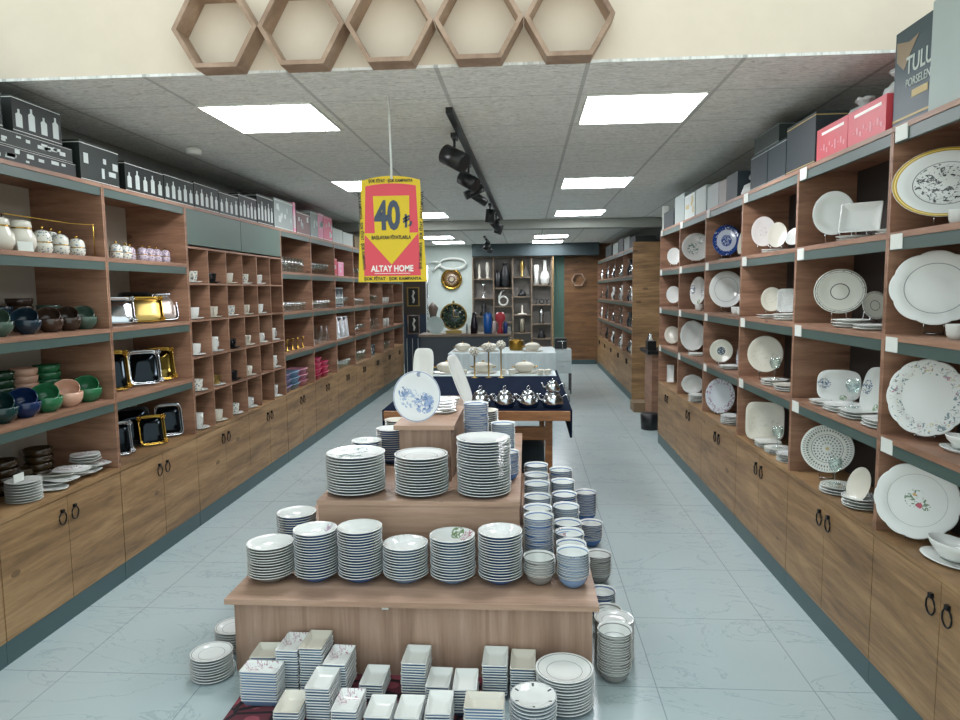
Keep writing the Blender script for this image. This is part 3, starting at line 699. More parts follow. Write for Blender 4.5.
rp('rectangular_dish', 'rect', 'tray', 'plain', 1.40, 6.85, Z4, .07, .175, 'left one of two upright white dishes on the lowest far shelf', 0, 10, 'dish', k=1.0, depth=.05)
rp('rectangular_dish', 'rect', 'tray', 'plain', 1.42, 6.45, Z4, .06, .155, 'right one of two upright white dishes on the lowest far shelf', 0, 10, 'dish', k=1.0, depth=.05)

def flats(x, y, z, r, n, where, shape='round', mat='plain', ry=None, top='white flat plate'):
    stack('flat_plate', shape, 'flat', x, y, z, r, n, .0125, where, top, G[mat], cat='plate', noun='flat plate', ry=ry, jit=.003)
flats(1.415, 2.80+.0, Z1, .075, 2, 'the low pile before the rectangular tray')
flats(1.405, 3.13, Z1, .07, 2, 'the low pile before the leaning top shelf plate')
flats(1.41, 3.12, Z2, .08, 3, 'the pile in front of the dark ringed plate'); flats(1.41, 2.92, Z2, .08, 2, 'the low pile right of the dark ringed plate', mat='ring')
flats(1.405, 3.34, Z3, .065, 2, 'the far pile in front of the sprigged square plate', 'rsquare'); flats(1.405, 3.165, Z3, .075, 3, 'the middle pile in front of the sprigged square plate', 'rsquare')
flats(1.405, 3.0, Z3, .075, 3, 'the near pile in front of the sprigged plates', 'rsquare'); flats(1.405, 2.80, Z3, .075, 3, 'the nearest pile on the sprigged plate shelf', 'rsquare')
flats(1.405, 3.17, Z4, .08, 3, 'the pile in front of the dotted plate', mat='dots'); flats(1.405, 2.96, Z4, .075, 4, 'the pile right of the dotted plate', mat='ring')
flats(1.405, 4.1, Z1, .07, 2, 'the low pile under the script plate'); flats(1.41, 4.1, Z2, .075, 2, 'the pile in front of the beige plate', 'rect', ry=.06); flats(1.41, 3.85, Z2, .08, 3, 'the pile in front of the speckled plate')
flats(1.405, 4.02, Z3, .075, 3, 'the pile before the large worn cream plate'); flats(1.405, 3.8, Z3, .08, 3, 'the pile right of the large worn cream plate', mat='cream')
flats(1.405, 4.1, Z4, .07, 3, 'the far pile before the rounded square platter', 'rsquare'); flats(1.405, 3.93, Z4, .075, 3, 'the middle pile before the rounded square platter'); flats(1.405, 3.74, Z4, .075, 4, 'the near pile before the rounded square platter', mat='ring')
flats(1.405, 4.86, Z3, .08, 2, 'the pile below the blue medallion plate'); flats(1.405, 4.8, Z4, .08, 5, 'the pile below the mauve rimmed platter', mat='mauve')
flats(1.405, 5.8, Z3, .08, 2, 'the pile below the large ribbed plate'); flats(1.405, 5.75, Z4, .08, 5, 'the pile below the shell edged plate', 'wavy')
flats(1.41, 5.0, Z1, .07, 1, 'the spot below the blue rimmed plate')

def cup(name, mat, r=.032, h=.05, handle=True, saucer=False):
    m = MB().lathe([(r*.6, 0), (r*.65, 0), (r*.9, h*.35), (r, h*.95), (r, h), (r*.92, h), (r*.82, h*.4), (r*.5, h*.1)], mat, 20)
    if handle: m.tube([(r*.9+r*.55*sin(a), 0, h*.55+h*.28*cos(a)) for a in [PI*k/7 for k in range(8)]], r*.1, mat, 6)
    return m.mesh(name)
def jug(mat, r, h, band=None):
    m = MB().lathe([(r*.62, 0), (r*.7, 0), (r, h*.35), (r*.95, h*.6), (r*.62, h*.82), (r*.66, h), (r*.58, h), (r*.5, h*.8), (r*.3, h*.7)], mat, 22)
    return m
def boat(x, y, z, lb, s=1.0, rot=0.0):
    t = empty('gravy_boat', (x, y, z), rot)
    MB().loft(circ(32, .105*s, .06*s), [(.5, 0), (.55, 0), (.6, .01), (.9, .04*s), (1.0, .065*s), (.96, .066*s), (.84, .04*s), (.5, .018)], M['white']).build('boat_body', t, (0, 0, .014))
    MB().loft(circ(32, .13*s, .085*s), [(.6, 0), (.7, 0), (1, .012), (.97, .014), (.7, .006)], G['ring']).build('under_dish', t)
    tag(t, lb, 'gravy boat')
boat(1.42, 2.36, Z4, 'white gravy boat with saucer before the rose platter', .86, rad(100))
boat(1.44, 2.37, Z3, 'small white gravy boat before the flower rimmed platter', .6, rad(100))
c1 = cup('cup', M['white'], .03, .05)
for x, y, z, lb in [(1.40, 2.39, Z1, 'small white cup before the gold rimmed platter'), (1.40, 2.37, Z2, 'small white cup before the plain scalloped platter'),
                    (1.39, 4.63, Z2, 'small flowered cup before the large oval platter'), (1.40, 4.78, Z2, 'small white cup second before the large oval platter'), (1.37, 5.66, Z2, 'small white cup before the narrow oval platter')]:
    tag(place('cup', c1, (x, y, z), .6), lb, 'cup')
lay('bowl', 'round', 'bowl', G['plain'], 1.39, 2.05, Z4, .06, label='pale white bowl at the near edge of the lowest right shelf', cat='bowl')

def goblet(h=.12, r=.03, mat=None):
    mat = mat or M['glass']
    return MB().lathe([(r*.9, 0), (r*.9, .003), (r*.12, .008), (r*.12, h*.45), (r*.7, h*.55), (r, h*.8), (r*.85, h), (r*.8, h), (r*.93, h*.8), (r*.6, h*.58), (r*.1, h*.5)], mat, 16).mesh('goblet')
def tumbler(h=.09, r=.032): return MB().lathe([(r*.8, 0), (r*.85, 0), (r, h), (r*.93, h), (r*.78, .012), (r*.3, .01)], M['glass'], 16).mesh('tumbler')
gob, tum, tumt = goblet(), tumbler(), tumbler(.14, .03)
for x, y, z, lb in [(1.38, 3.02, Z3+.0385, 'stemmed glass standing on the plates before the sprigged square plate'), (1.38, 3.16, Z4+.041, 'stemmed glass standing before the dotted plate'), (1.38, 3.95, Z3+.041, 'stemmed glass before the worn cream plate'), (1.38, 3.88, Z4+.041, 'stemmed glass before the rounded square platter')]:
    tag(place('goblet', gob, (x, y, z)), lb, 'glass')

# ------------------------------------------------------------------ left wall bays
def trio(y):  return y*.987
# jars and canisters, row 1
def canister(name, x, y, z, r, h, mat, lb, cat='jar', knob=True, band=True, group=None):
    t = empty(name, (x, y, z))
    MB().lathe([(r*.78, 0), (r*.85, .004), (r, h*.18), (r, h*.42), (r*.93, h*.46)], mat, 24).build('jar_body', t)
    if band: MB().lathe([(r*.95, h*.44), (r*1.02, h*.45), (r*1.02, h*.48), (r*.9, h*.49)], M['gold'], 24).build('gold_band', t)
    l = MB().lathe([(r*.97, h*.47), (r*.98, h*.5), (r*.9, h*.8), (r*.6, h*.93), (r*.1, h*.98)], mat, 24).build('lid', t)
    if knob: MB().sphere((0, 0, h*1.06), r*.2, M['gold'], 10, 6).build('lid_knob', l)
    tag(t, lb, cat, group)
jm = pattern('glaze_jar_sprig', 'D0D0C4', [('spots3', 0, 1, (75, .36), '7A8C96')]); lm = pattern('glaze_lilac_cup', 'B9AEB8', [('spots3', 0, 1, (80, .4), '8A7C90')])
def bigjar(x, y, lb):
    t = empty('storage_jar', (x, y, Z1))
    MB().lathe([(.04, 0), (.045, 0), (.062, .035), (.06, .07), (.045, .098), (.044, .104)], M['cream_glaze'], 26).build('jar_body', t)
    MB().lathe([(.042, .103), (.047, .104), (.047, .108), (.042, .109)], M['gold'], 24).build('gold_band', t)
    MB().lathe([(.044, .109), (.046, .112), (.044, .135), (.03, .142), (.005, .143)], M['cream_glaze'], 24).build('lid', t); tag(t, lb, 'jar')
bigjar(-2.27, 3.03, 'large cream jar with gold band on the top left shelf'); bigjar(-2.27, 2.895, 'large cream jar cut by the left edge of the view')
canister('canister', -2.27, 3.17, Z1, .042, .115, jm, 'sprigged lidded canister next to the large cream jar')
canister('canister', -2.27, 3.295, Z1, .040, .105, jm, 'sprigged lidded canister in the middle of the wire rack'); canister('canister', -2.36, 3.36, Z1, .040, .125, jm, 'sprigged canister standing behind the middle ones')
canister('canister', -2.27, 3.42, Z1, .040, .092, jm, 'shortest sprigged canister at the right end of the wire rack')
rk = MB().tube([(-2.32, 3.0, Z1+.17), (-2.32, 3.47, Z1+.17), (-2.22, 3.49, Z1+.165), (-2.22, 3.49, Z1+.006), (-2.24, 3.495, Z1+.004)], .003, M['gold'], 6).tube([(-2.33, 3.0, Z1+.17), (-2.33, 3.0, Z1+.003)], .003, M['gold'], 6)
tag(rk.build('wire_rack'), 'thin gold wire rack around the canisters', 'rack')
pc = MB().box(-.03, .03, 0, .002, 0, .045, M['card']).build('price_card', None, (-2.2, 2.965, Z1), rad(50)); pc.rotation_euler.x = -.25; tag(pc, 'small white price card before the large cream jar', 'card')
canister('canister', -2.27, 3.76, Z1, .036, .088, jm, 'cream sprigged sugar pot on the shelf above the trays'); canister('canister', -2.27, 3.85, Z1, .034, .085, jm, 'second cream sprigged sugar pot above the trays')
for i, y in enumerate((3.95, 4.03, 4.11, 4.19, 4.29)):
    canister('lilac_cup', -2.27 if i != 0 else -2.3, y, Z1, .031, .085, lm, ORD[i]+' lilac lidded cup from the left above the trays', 'cup', group='lilac lidded cups')

# glazed bowls
def gl(name, c, r=.18): return flat(name, c, r)
gm = {'navy': gl('navy_glaze', '13294F'), 'dnavy': gl('blue_black_glaze', '1A2C38'), 'brown': gl('brown_glaze', '3E2E24'), 'brown2': gl('umber_glaze', '35291F'),
      'sage': gl('sage_glaze', '43584C'), 'teal': gl('deep_teal_glaze', '153534'), 'green': gl('bright_green_glaze', '2E6E48'), 'dgreen': gl('forest_glaze', '20402C'),
      'pink': gl('blush_glaze', 'D2A890'), 'amber': gl('amber_brown_glaze', '3A2C1A')}
def pairb(x, y, z, c, lbc, row, r=.064):
    m = gm[c]
    lay('glazed_bowl', 'round', 'deep', m, x, y, z, r, hz=r*1.1, label='upright %s bowl under its tilted twin, %s' % (lbc, row), cat='bowl')
    o = lay('glazed_bowl', 'round', 'deep', m, x, y, z, r*.98, hz=r*.95, label='tilted %s bowl in its twin, %s' % (lbc, row), cat='bowl')
    a = rad(46); o.matrix_world = Matrix.Translation((x-.030, y+.036, z+r*.62))@Matrix.Rotation(a, 4, Vector((1, .45, 0)).normalized())@Matrix.Diagonal((r*.98, r*.98, r*1.05, 1))
for y, c, l, w in [(2.86, 'sage', 'grey green', 'second shelf left end'), (3.035, 'dnavy', 'blue black', 'second shelf'), (3.19, 'brown', 'dark brown', 'second shelf'), (3.325, 'brown2', 'umber brown', 'second shelf'), (3.455, 'sage', 'sage green', 'right end of the second shelf')]:
    pairb(-2.275, y, Z2, c, l, w, .059)
for y, c, l, w in [(2.84, 'teal', 'deep teal', 'left end of the third shelf'), (2.985, 'navy', 'navy blue', 'third shelf'), (3.135, 'green', 'bright green', 'left of the blush pair'), (3.29, 'pink', 'blush pink', 'third shelf'), (3.445, 'green', 'emerald green', 'right end of the third shelf')]:
    pairb(-2.275, y, Z3, c, l, w, .065)
def gstack(x, y, z, r, n, c, cn, where):
    for i in range(n):
        lay('glazed_bowl', 'round', 'deep', gm[c], x, y, z+i*.036, r, hz=.055, label=('%s bowl on top of %s' if i == n-1 else '%s bowl inside %s') % (cn, where), cat='bowl', group=None if i == n-1 else cn+' bowls in '+where)
gstack(-2.46, 3.10, Z2, .062, 3, 'dnavy', 'blue black', 'the stack behind the blue black pair'); gstack(-2.46, 3.24, Z2, .06, 4, 'brown', 'dark brown', 'the stack behind the dark brown pair')
gstack(-2.44, 3.42, Z2, .058, 3, 'sage', 'grey green', 'the stack behind the umber pair')
gstack(-2.45, 3.06, Z3, .064, 5, 'dgreen', 'forest green', 'the stack behind the navy pair'); gstack(-2.45, 3.22, Z3, .062, 5, 'pink', 'blush pink', 'the stack behind the green pair')
gstack(-2.45, 3.385, Z3, .064, 5, 'green', 'leaf green', 'the stack behind the blush pair')
gstack(-2.44, 3.02, Z4, .068, 4, 'amber', 'amber brown', 'the left brown stack on the lowest shelf'); gstack(-2.45, 3.28, Z4, .066, 4, 'amber', 'amber brown', 'the right brown stack on the lowest shelf')
gstack(-2.45, 3.15, Z4, .055, 2, 'amber', 'small amber brown', 'the low brown stack between the two taller ones')
stack('small_plate', 'scallop', 'flat', -2.27, 2.93, Z4, .075, 8, .0125, 'the stack of fluted plates at the left of the lowest shelf', 'fluted white plate', cat='plate', noun='fluted plate')
pm = [G['edge_fl'], G['plain'], G['mauve'], G['cream']]
for i in range(9):
    o = lay('packed_dish', 'rect' if i % 2 else 'rsquare', 'tray', pm[i % 4], -2.28+(i % 2)*-.05, 3.10+.045*i, Z4+.004+.011*(i % 5), .085, .06, .05, random.uniform(-.6, .6),
            '%s of the packed flowered dishes heaped on the lowest shelf, counted from the left' % ORD[i], 'dish', 'packed flowered dishes', tilt=(random.uniform(-.06, .06), random.uniform(-.06, .06)))
for i in range(3):
    lay('packed_dish', 'rsquare', 'tray', pm[i % 2], -2.30, 3.42, Z4+.062+i*.014, .07, .06, .05, .3*i, '%s flowered dish up in the small pile at the right of the heap' % ORD[i], 'dish', 'packed flowered dishes')
tag(MB().box(-.002, .002, -.03, .03, 0, .035, M['card']).build('price_card', None, (-2.235, 2.86, Z4+.108)), 'white paper tag on the fluted plates at the left edge', 'card')
bpy.data.objects[-1 if False else 0].name

# trays of bay B: (y, z, w, h, frame, middle, turn, label, decorated)
mir = flat('dark_mirror', '20262A', .08, .9); gbr = flat('brushed_gold', 'A08A52', .35, 1)
def metal_tray(x, y, z, w, h, edge, mid, turn, lean, lb, flowers=False):
    f = math.atan2(-y, -x)+rad(turn); th = rad(lean)
    n = Vector((cos(f)*cos(th), sin(f)*cos(th), sin(th))); up = Vector((-cos(f)*sin(th), -sin(f)*sin(th), cos(th))); ri = up.cross(n)
    t = empty('serving_tray'); t.matrix_world = Matrix.Translation((x, y, z+.004))@Matrix((ri, up, n)).transposed().to_4x4()
    MB().loft([(a*w/2, b*h/2) for a, b in squircle(48, 7)], [(.84, 0), (.86, 0), (1, .016), (1, .02), (.95, .02), (.86, .005), (.85, .0045)], edge, c=(0, h/2, 0)).build('tray_rim', t)
    MB().loft([(a*w/2*.845, b*h/2*.845) for a, b in squircle(48, 7)], [(1, .0046), (.98, .006), (.4, .006)], mid, c=(0, h/2, 0)).build('tray_base', t)
    if flowers:
        for sx, k in ((-1, .92), (1, .92), (1, .1)):
            hb = MB()
            for q in range(5): hb.sphere((sx*(w/2-.006)+.011*cos(q*1.257), h*k+.011*sin(q*1.257), .022), .008, edge, 8, 5)
            hb.sphere((sx*(w/2-.006), h*k, .024), .007, edge, 8, 5); hb.build('flower_ornament', t)
    tag(t, lb, 'tray')
metal_tray(-2.33, 3.85, Z2, .17, .165, M['silver'], M['silver'], 8, 24, 'silver embossed tray, leftmost on the second shelf', True)
metal_tray(-2.30, 4.08, Z2, .20, .165, M['gold'], gbr, 8, 24, 'gold embossed tray in the middle of the second shelf', True)
metal_tray(-2.30, 4.32, Z2, .15, .185, M['silver'], flat('taupe_panel', '8C8078', .3, .4), 12, 24, 'taupe panelled silver rimmed tray at the right of the second shelf')
metal_tray(-2.395, 4.15, Z2, .20, .19, M['black'], mir, 10, 18, 'dark tray standing behind the gold one')
metal_tray(-2.33, 3.79, Z3, .14, .235, M['gold'], mir, 12, 18, 'gold rimmed dark tray cut by the shelf side on the third shelf', True)
metal_tray(-2.30, 4.04, Z3, .18, .215, M['silver'], mir, 10, 20, 'silver rimmed mirrored tray with flowers on the third shelf', True)
metal_tray(-2.31, 4.25, Z3, .16, .215, M['gold'], flat('gold_mirror', '6A5A2C', .1, 1), 12, 20, 'gold mirrored tray with a corner flower on the third shelf', True)
metal_tray(-2.32, 3.78, Z4, .12, .195, M['silver'], mir, 14, 16, 'silver rimmed tray at the left of the lowest tray shelf', True)
metal_tray(-2.28, 4.05, Z4, .15, .185, M['gold'], mir, 12, 20, 'small gold beaded tray in front on the lowest shelf', True)
metal_tray(-2.31, 4.31, Z4, .165, .215, M['steel'], mir, 12, 18, 'grey rounded tray with dark mirror on the lowest shelf')
metal_tray(-2.40, 4.04, Z4, .21, .235, M['black'], mir, 12, 14, 'large black tray leaning at the back of the lowest shelf')

# coffee cups in the cubbies
bc = flat('black_glaze', '1B1B1C', .15)
cups = {'white': cup('coffee_cup', M['white'], .033, .055), 'cream': cup('coffee_cup', M['cream_glaze'], .033, .055), 'black': cup('coffee_cup', bc, .033, .05),
        'tall': cup('coffee_cup', M['white'], .027, .075), 'flowered': cup('coffee_cup', jm, .034, .055), 'gold': cup('coffee_cup', gbr, .03, .05)}
sau = {k: MB().lathe([(.03, 0), (.032, 0), (.056, .009), (.055, .011), (.034, .004), (.02, .004)], m, 24).mesh('saucer') for k, m in (('white', M['white']), ('black', bc), ('cream', M['cream_glaze']))}
CZ = [1.6225, 1.3785, 1.1335, .8885, .6275]
lay_ = [['flowered', 'black', 'cream', 'flowered', 'white', None], ['white', 'cream', 'flowered', 'cream', 'white', None], ['white', 'tall', 'black', 'cream', 'white', 'tall'],
        ['flowered', 'gold', 'black', 'cream', None, 'tall'], ['tall', 'cream', 'flowered', 'white', None, 'tall']]
RN = ['top', 'second', 'middle', 'fourth', 'lowest']
for r in range(5):
    for c in range(6):
        k = lay_[r][c]
        if not k: continue
        y = 4.405+.145+c*.29+.035; x = -2.255
        s = 'black' if k == 'black' else ('cream' if k in ('cream',) else 'white')
        tag(place('saucer', sau[s], (x, y, CZ[r]), 0, None, (1.3, 1.3, 1.3)), '%s saucer in the %s cubby row, %s column from the left' % (s, RN[r], ORD[c]), 'saucer', 'saucers in the cubbies')
        tag(place('coffee_cup', cups[k], (x, y, CZ[r]+.0068), random.uniform(-1.8, -.2), None, (1.3, 1.3, 1.35)), '%s coffee cup in the %s cubby row, %s column from the left' % (k, RN[r], ORD[c]), 'cup', 'coffee cups in the cubbies')

# far left bays
def row(me, name, cat, x, y0, y1, z, n, label, group, x2=None):
    for i in range(n):
        y = y0+(y1-y0)*(i+.5)/n
        for q, xx in enumerate([x] if x2 is None else [x, x2]):
            tag(place(name, me, (xx, y, z), random.uniform(0, 6)), label, cat, group)
UN = ['the first shelf unit beyond the cubbies', 'the second shelf unit beyond the cubbies', 'the third shelf unit beyond the cubbies', 'the fourth shelf unit beyond the cubbies', 'the fifth shelf unit beyond the cubbies', 'the farthest left shelf unit']
SN = ['top', 'second', 'third', 'lowest']
mug = cup('mug', M['white'], .036, .09); wtall = MB().lathe([(.03, 0), (.032, 0), (.036, .1), (.03, .13), (.026, .13), (.02, .1)], M['white'], 16).mesh('white_jug')
bott = MB().lathe([(.03, 0), (.032, 0), (.032, .1), (.012, .14), (.012, .18), (.006, .18)], M['glass'], 16).mesh('glass_bottle')
cand = MB().lathe([(.025, 0), (.027, .004), (.006, .012), (.006, .09), (.016, .1), (.014, .11), (.004, .11)], M['gold'], 14).mesh('candle_holder')
def fill(u, s, me, name, cat, what, n, two=True):
    y0 = lfy[u]+.05; z = (Z1, Z2, Z3, Z4)[s]
    row(me, name, cat, -2.26, y0, y0+.77, z, n, '%s on the %s shelf of %s' % (what, SN[s], UN[u]), '%s, %s shelf of %s' % (name.replace('_', ' ')+'s', SN[s], UN[u]), -2.40 if two else None)
fill(0, 0, tumt, 'tall_glass', 'glass', 'clear tall drinking glass', 8); fill(0, 1, tum, 'tumbler', 'glass', 'clear low tumbler', 8); fill(0, 2, cand, 'candle_holder', 'candle holder', 'small gold candle holder', 5, False)
fill(1, 0, gob, 'goblet', 'glass', 'clear stemmed goblet', 7); fill(1, 1, tum, 'tumbler', 'glass', 'clear tumbler', 7, False); fill(1, 2, bott, 'glass_bottle', 'bottle', 'clear glass bottle', 4, False)
tag(place('white_jug', wtall, (-2.38, 7.2, Z2)), 'white jug among the tumblers on the second shelf', 'jug')
fill(2, 1, gob, 'goblet', 'glass', 'clear stemmed goblet', 6, False); fill(2, 3, tum, 'tumbler', 'glass', 'clear tumbler', 6)
fill(3, 0, gob, 'goblet', 'glass', 'clear goblet', 6, False); fill(3, 1, tum, 'tumbler', 'glass', 'clear tumbler', 6, False); fill(3, 2, gob, 'goblet', 'glass', 'clear goblet', 6, False); fill(3, 3, tumt, 'tall_glass', 'glass', 'clear tall glass', 6)
fill(4, 1, gob, 'goblet', 'glass', 'clear goblet', 5, False); fill(4, 2, bott, 'glass_bottle', 'bottle', 'clear glass bottle', 4, False)
fill(5, 1, mug, 'mug', 'mug', 'white mug', 4, False); fill(5, 2, wtall, 'white_jug', 'jug', 'white tall jug', 3, False); fill(5, 3, tumt, 'tall_glass', 'glass', 'clear tall glass', 4, False)
# plastic baskets
def basket(x, y, z, m, lb, grp):
    t = MB().loft([(a*.09, b*.11) for a, b in squircle(24, 5)], [(.82, 0), (.84, 0), (1, .05), (1.06, .05), (1.06, .054), (.97, .054), (.82, .008)], m).build('plastic_basket', None, (x, y, z)); tag(t, lb, 'basket', grp)
bl = flat('blue_plastic', '7E9FB8', .4); pu = flat('purple_plastic', '8A7FA6', .4); pk2 = flat('pink_plastic', 'C98A9C', .4)
for k in range(3):
    for j, (m, cn) in enumerate(((pu, 'purple'), (bl, 'pale blue'), (pk2, 'dusty pink'))):
        basket(-2.30, 6.30+.25*j, Z4+.058*k, m, '%s plastic basket, %s from the bottom of its stack' % (cn, ORD[k]), 'plastic baskets on the lowest shelf')
for k in range(4): basket(-2.30, 7.28, Z4+.058*k, M['hotpink'], 'hot pink plastic basket, %s from the bottom of the left pink stack' % ORD[k], 'hot pink baskets')
for k in range(3): basket(-2.30, 7.55, Z4+.058*k, M['hotpink'], 'hot pink plastic basket, %s from the bottom of the right pink stack' % ORD[k], 'hot pink baskets')
# boxes and shiny trays of the third far bay
def carton(name, x0, x1, y0, y1, z0, z1, m, lb, cat='box', group=None, prints=None, side=-1, pm_=None, lines=None):
    t = empty(name, ((x0+x1)/2, (y0+y1)/2, z0)); w, d, h = (x1-x0)/2, (y1-y0)/2, z1-z0
    MB().box(-w, w, -d, d, 0, h, m).build('carton_body', t)
    xs = w if side < 0 else -w; e = .001 if side < 0 else -.001
    pmat = pm_ or M['pale']
    if prints == 'bottles':
        n = max(2, int(d*2/.07)); q = MB()
        for i in range(n):
            yc = -d+2*d*(i+.5)/n; hh = h*(.62 if i % 2 else .5); ww = min(.02, d/n*.7)
            q.prism([(yc-ww, h*.16), (yc+ww, h*.16), (yc+ww, h*.16+hh*.7), (yc+ww*.3, h*.16+hh*.8), (yc+ww*.3, h*.16+hh), (yc-ww*.3, h*.16+hh), (yc-ww*.3, h*.16+hh*.8), (yc-ww, h*.16+hh*.7)], xs, xs+e, pmat, 'x')
        q.build('printed_picture', t)
    if prints == 'blocks':
        q = MB(); rn = random.Random(int(abs(y0)*97))
        for i in range(max(4, int(d*2/.06))):
            yc = -d*.85+rn.random()*d*1.6; zc = h*.15+rn.random()*h*.5; q.box(xs, xs+e, yc, min(d*.95, yc+.02+rn.random()*.05), zc, zc+h*.12+rn.random()*h*.15, pmat)
        q.build('printed_picture', t)
    if lines or prints:
        q = MB(); c_ = lines or M['card']
        q.box(xs, xs+e, -d, d, h*.93, h*.95, c_); q.build('printed_edge_line', t)
        MB().box(xs, xs+e, -d, d, h*.05, h*.065, c_).build('printed_edge_line', t)
        MB().box(-w, w, -d-.001, -d, h*.93, h*.95, c_).build('printed_edge_line', t)
    tag(t, lb, cat, group); return t
dk = flat('dark_carton', '141C1A', .6); dk2 = flat('green_black_carton', '1A2622', .6); gy = flat('grey_carton', '8D9894', .55); gld = flat('gold_print', 'B09A58', .5); bn = flat('blue_black_carton', '16242A', .6)
carton('gift_box', -2.4, -2.24, 8.0, 8.2, Z1, Z1+.2, M['red'], 'red and pink gift box, left one on the top shelf over the silver trays', prints='blocks')
carton('gift_box', -2.4, -2.24, 8.25, 8.5, Z1, Z1+.17, M['pink'], 'pink gift box, right one on the top shelf over the silver trays', prints='blocks')
carton('gift_box', -2.42, -2.27, 8.1, 8.55, Z2, Z2+.24, bn, 'dark printed carton behind the goblets of the second shelf', prints='bottles')
for i, y in enumerate((8.0, 8.22, 8.44)): stand('silver_tray', 'rect', 'tray', M['silver'], -2.3, y, Z3, .22, .26, '%s large shiny silver tray from the left standing on the third shelf' % ORD[i], 20, 14, 'tray', depth=.07)
carton('gift_box', -2.40, -2.25, 9.75, 10.2, Z4, Z4+.16, bn, 'dark boxed set on the lowest shelf of the fifth unit beyond the cubbies', prints='blocks')
carton('gift_box', -2.38, -2.25, 9.80, 10.25, Z1, Z1+.15, gy, 'grey boxed set on the top shelf of the fifth unit beyond the cubbies', prints='blocks')

# ------------------------------------------------------------------ cartons above the left shelves
ZT = 2.1225
def lc(y0, y1, h, m, lb, prints='bottles', z=ZT, x1=-2.215, dep=.28, **kw): return carton('carton', x1-dep, x1, y0, y1, z, z+h, m, lb, prints=prints, **kw)
lc(2.62, 3.37, .07, dk, 'long flat dark carton lying lowest at the left above the jars', 'blocks'); lc(2.70, 3.35, .068, dk2, 'long flat dark carton lying on another one at the left', 'blocks', z=ZT+.0705)
lc(2.96, 3.28, .155, dk, 'dark carton printed with soap bottles, topmost of the left pile', 'bottles', z=ZT+.139)
lc(2.62, 2.90, .15, dk2, 'dark green carton cut by the left edge of the view', 'blocks', z=ZT+.139)
lc(3.41, 3.74, .20, dk2, 'dark carton printed with mugs beside the flat cartons', 'blocks')
lc(3.80, 4.21, .165, dk, 'dark carton printed with pump bottles above the trays', 'bottles')
names = ['first', 'second', 'third', 'fourth', 'fifth', 'sixth']
for i, (a, b_, h) in enumerate([(4.22, 4.60, .17), (4.61, 4.98, .18), (4.99, 5.33, .17), (5.34, 5.70, .2)]):
    lc(a, b_, h, dk if i % 2 else dk2, '%s dark carton with pale bottle prints counted from the tray unit, above the cubbies' % names[i], 'bottles')
lc(5.71, 6.08, .25, dk, 'tall dark carton above the cubbies next to the pink boxes', 'bottles'); lc(4.7, 5.3, .13, dk, 'dark carton lying behind and above the cubby cartons', None, z=ZT+.181) if False else None
lc(6.10, 6.60, .27, gy, 'grey box with a glass picture next to a pink panel', 'blocks'); lc(6.61, 6.68, .29, M['pink'], 'narrow tall pink box above the glassware'); 
lc(6.70, 7.12, .22, flat('rose_brown_carton', '6E4C4A', .5), 'rosy brown printed carton between the pink boxes', 'blocks')
lc(7.14, 7.40, .27, gy, 'grey box next to the wide pink box', 'blocks'); lc(7.41, 7.60, .28, M['pink'], 'wide pink box above the glassware', 'blocks'); lc(7.61, 7.95, .27, M['hotpink'], 'hot pink box above the gift boxes', 'blocks')
lc(7.97, 8.4, .17, flat('white_carton', 'A9B2AC', .6), 'white carton at the end of the pink boxes', None); lc(8.42, 8.9, .16, MATS['white_carton'], 'second white carton beyond the pink boxes', None)
lc(9.0, 9.45, .16, flat('kraft_carton', '7D6E55', .7), 'brown carton before the ceiling beam on the left', None); lc(10.0, 10.6, .2, gy, 'grey carton beyond the ceiling beam on the left', None)

# ------------------------------------------------------------------ cartons above the right shelves
def rc(y0, y1, h, m, lb, prints=None, z=ZT, x0=1.345, dep=.28, **kw): return carton('carton', x0, x0+dep, y0, y1, z, z+h, m, lb, prints=prints, side=1, **kw)
tu = carton('carton', 1.36, 1.58, 2.505, 2.755, ZT+.0, ZT+.345, flat('blue_grey_carton', '2E444C', .5), 'tall blue grey porcelain carton with pale lettering at the top right', side=1)
TX = flat('pale_lettering', 'B9C4BC', .5)
text('TULU', .085, TX, tu, (-.1115, -.04, .205), (PI/2, 0, -PI/2), sx=.8, off=.001); text('PORSELEN', .042, TX, tu, (-.1115, -.035, .145), (PI/2, 0, -PI/2), sx=.8)
MB().box(-.111, -.112, -.12, .12, .026, .034, gld).build('printed_line', tu); MB().box(-.111, -.112, -.10, .0, .09, .115, gld).build('printed_block', tu)
MB().prism([(.06, .20), (.11, .24), (.115, .31), (.03, .29), (-.03, .30), (.02, .25)], -.1115, -.1105, flat('bronze_print', '8C7A60', .5), 'x').build('printed_picture', tu)
rc(2.14, 2.495, .36, flat('pale_carton', 'A5B2AE', .6), 'large pale carton at the top right corner, beside the porcelain carton', None)
for a, b_, lb in ((2.775, 3.085, 'red printed carton nearer the porcelain carton, plastic bag on top'), (3.09, 3.40, 'red printed carton farther from the porcelain carton')):
    c_ = rc(a, b_, .145, M['red'], lb)
    q = MB(); q.box(-.1405, -.1415, -.12, .1, .112, .124, WT)
    for i in range(9): q.box(-.1405, -.1415, -.13+i*.028, -.118+i*.028, .03+.012*(i % 3), .05+.02*(i % 2), flat('pink_print', 'E09AA0', .5))
    q.build('printed_picture', c_)
bag = flat('crumpled_film', 'B7BCB8', .3)
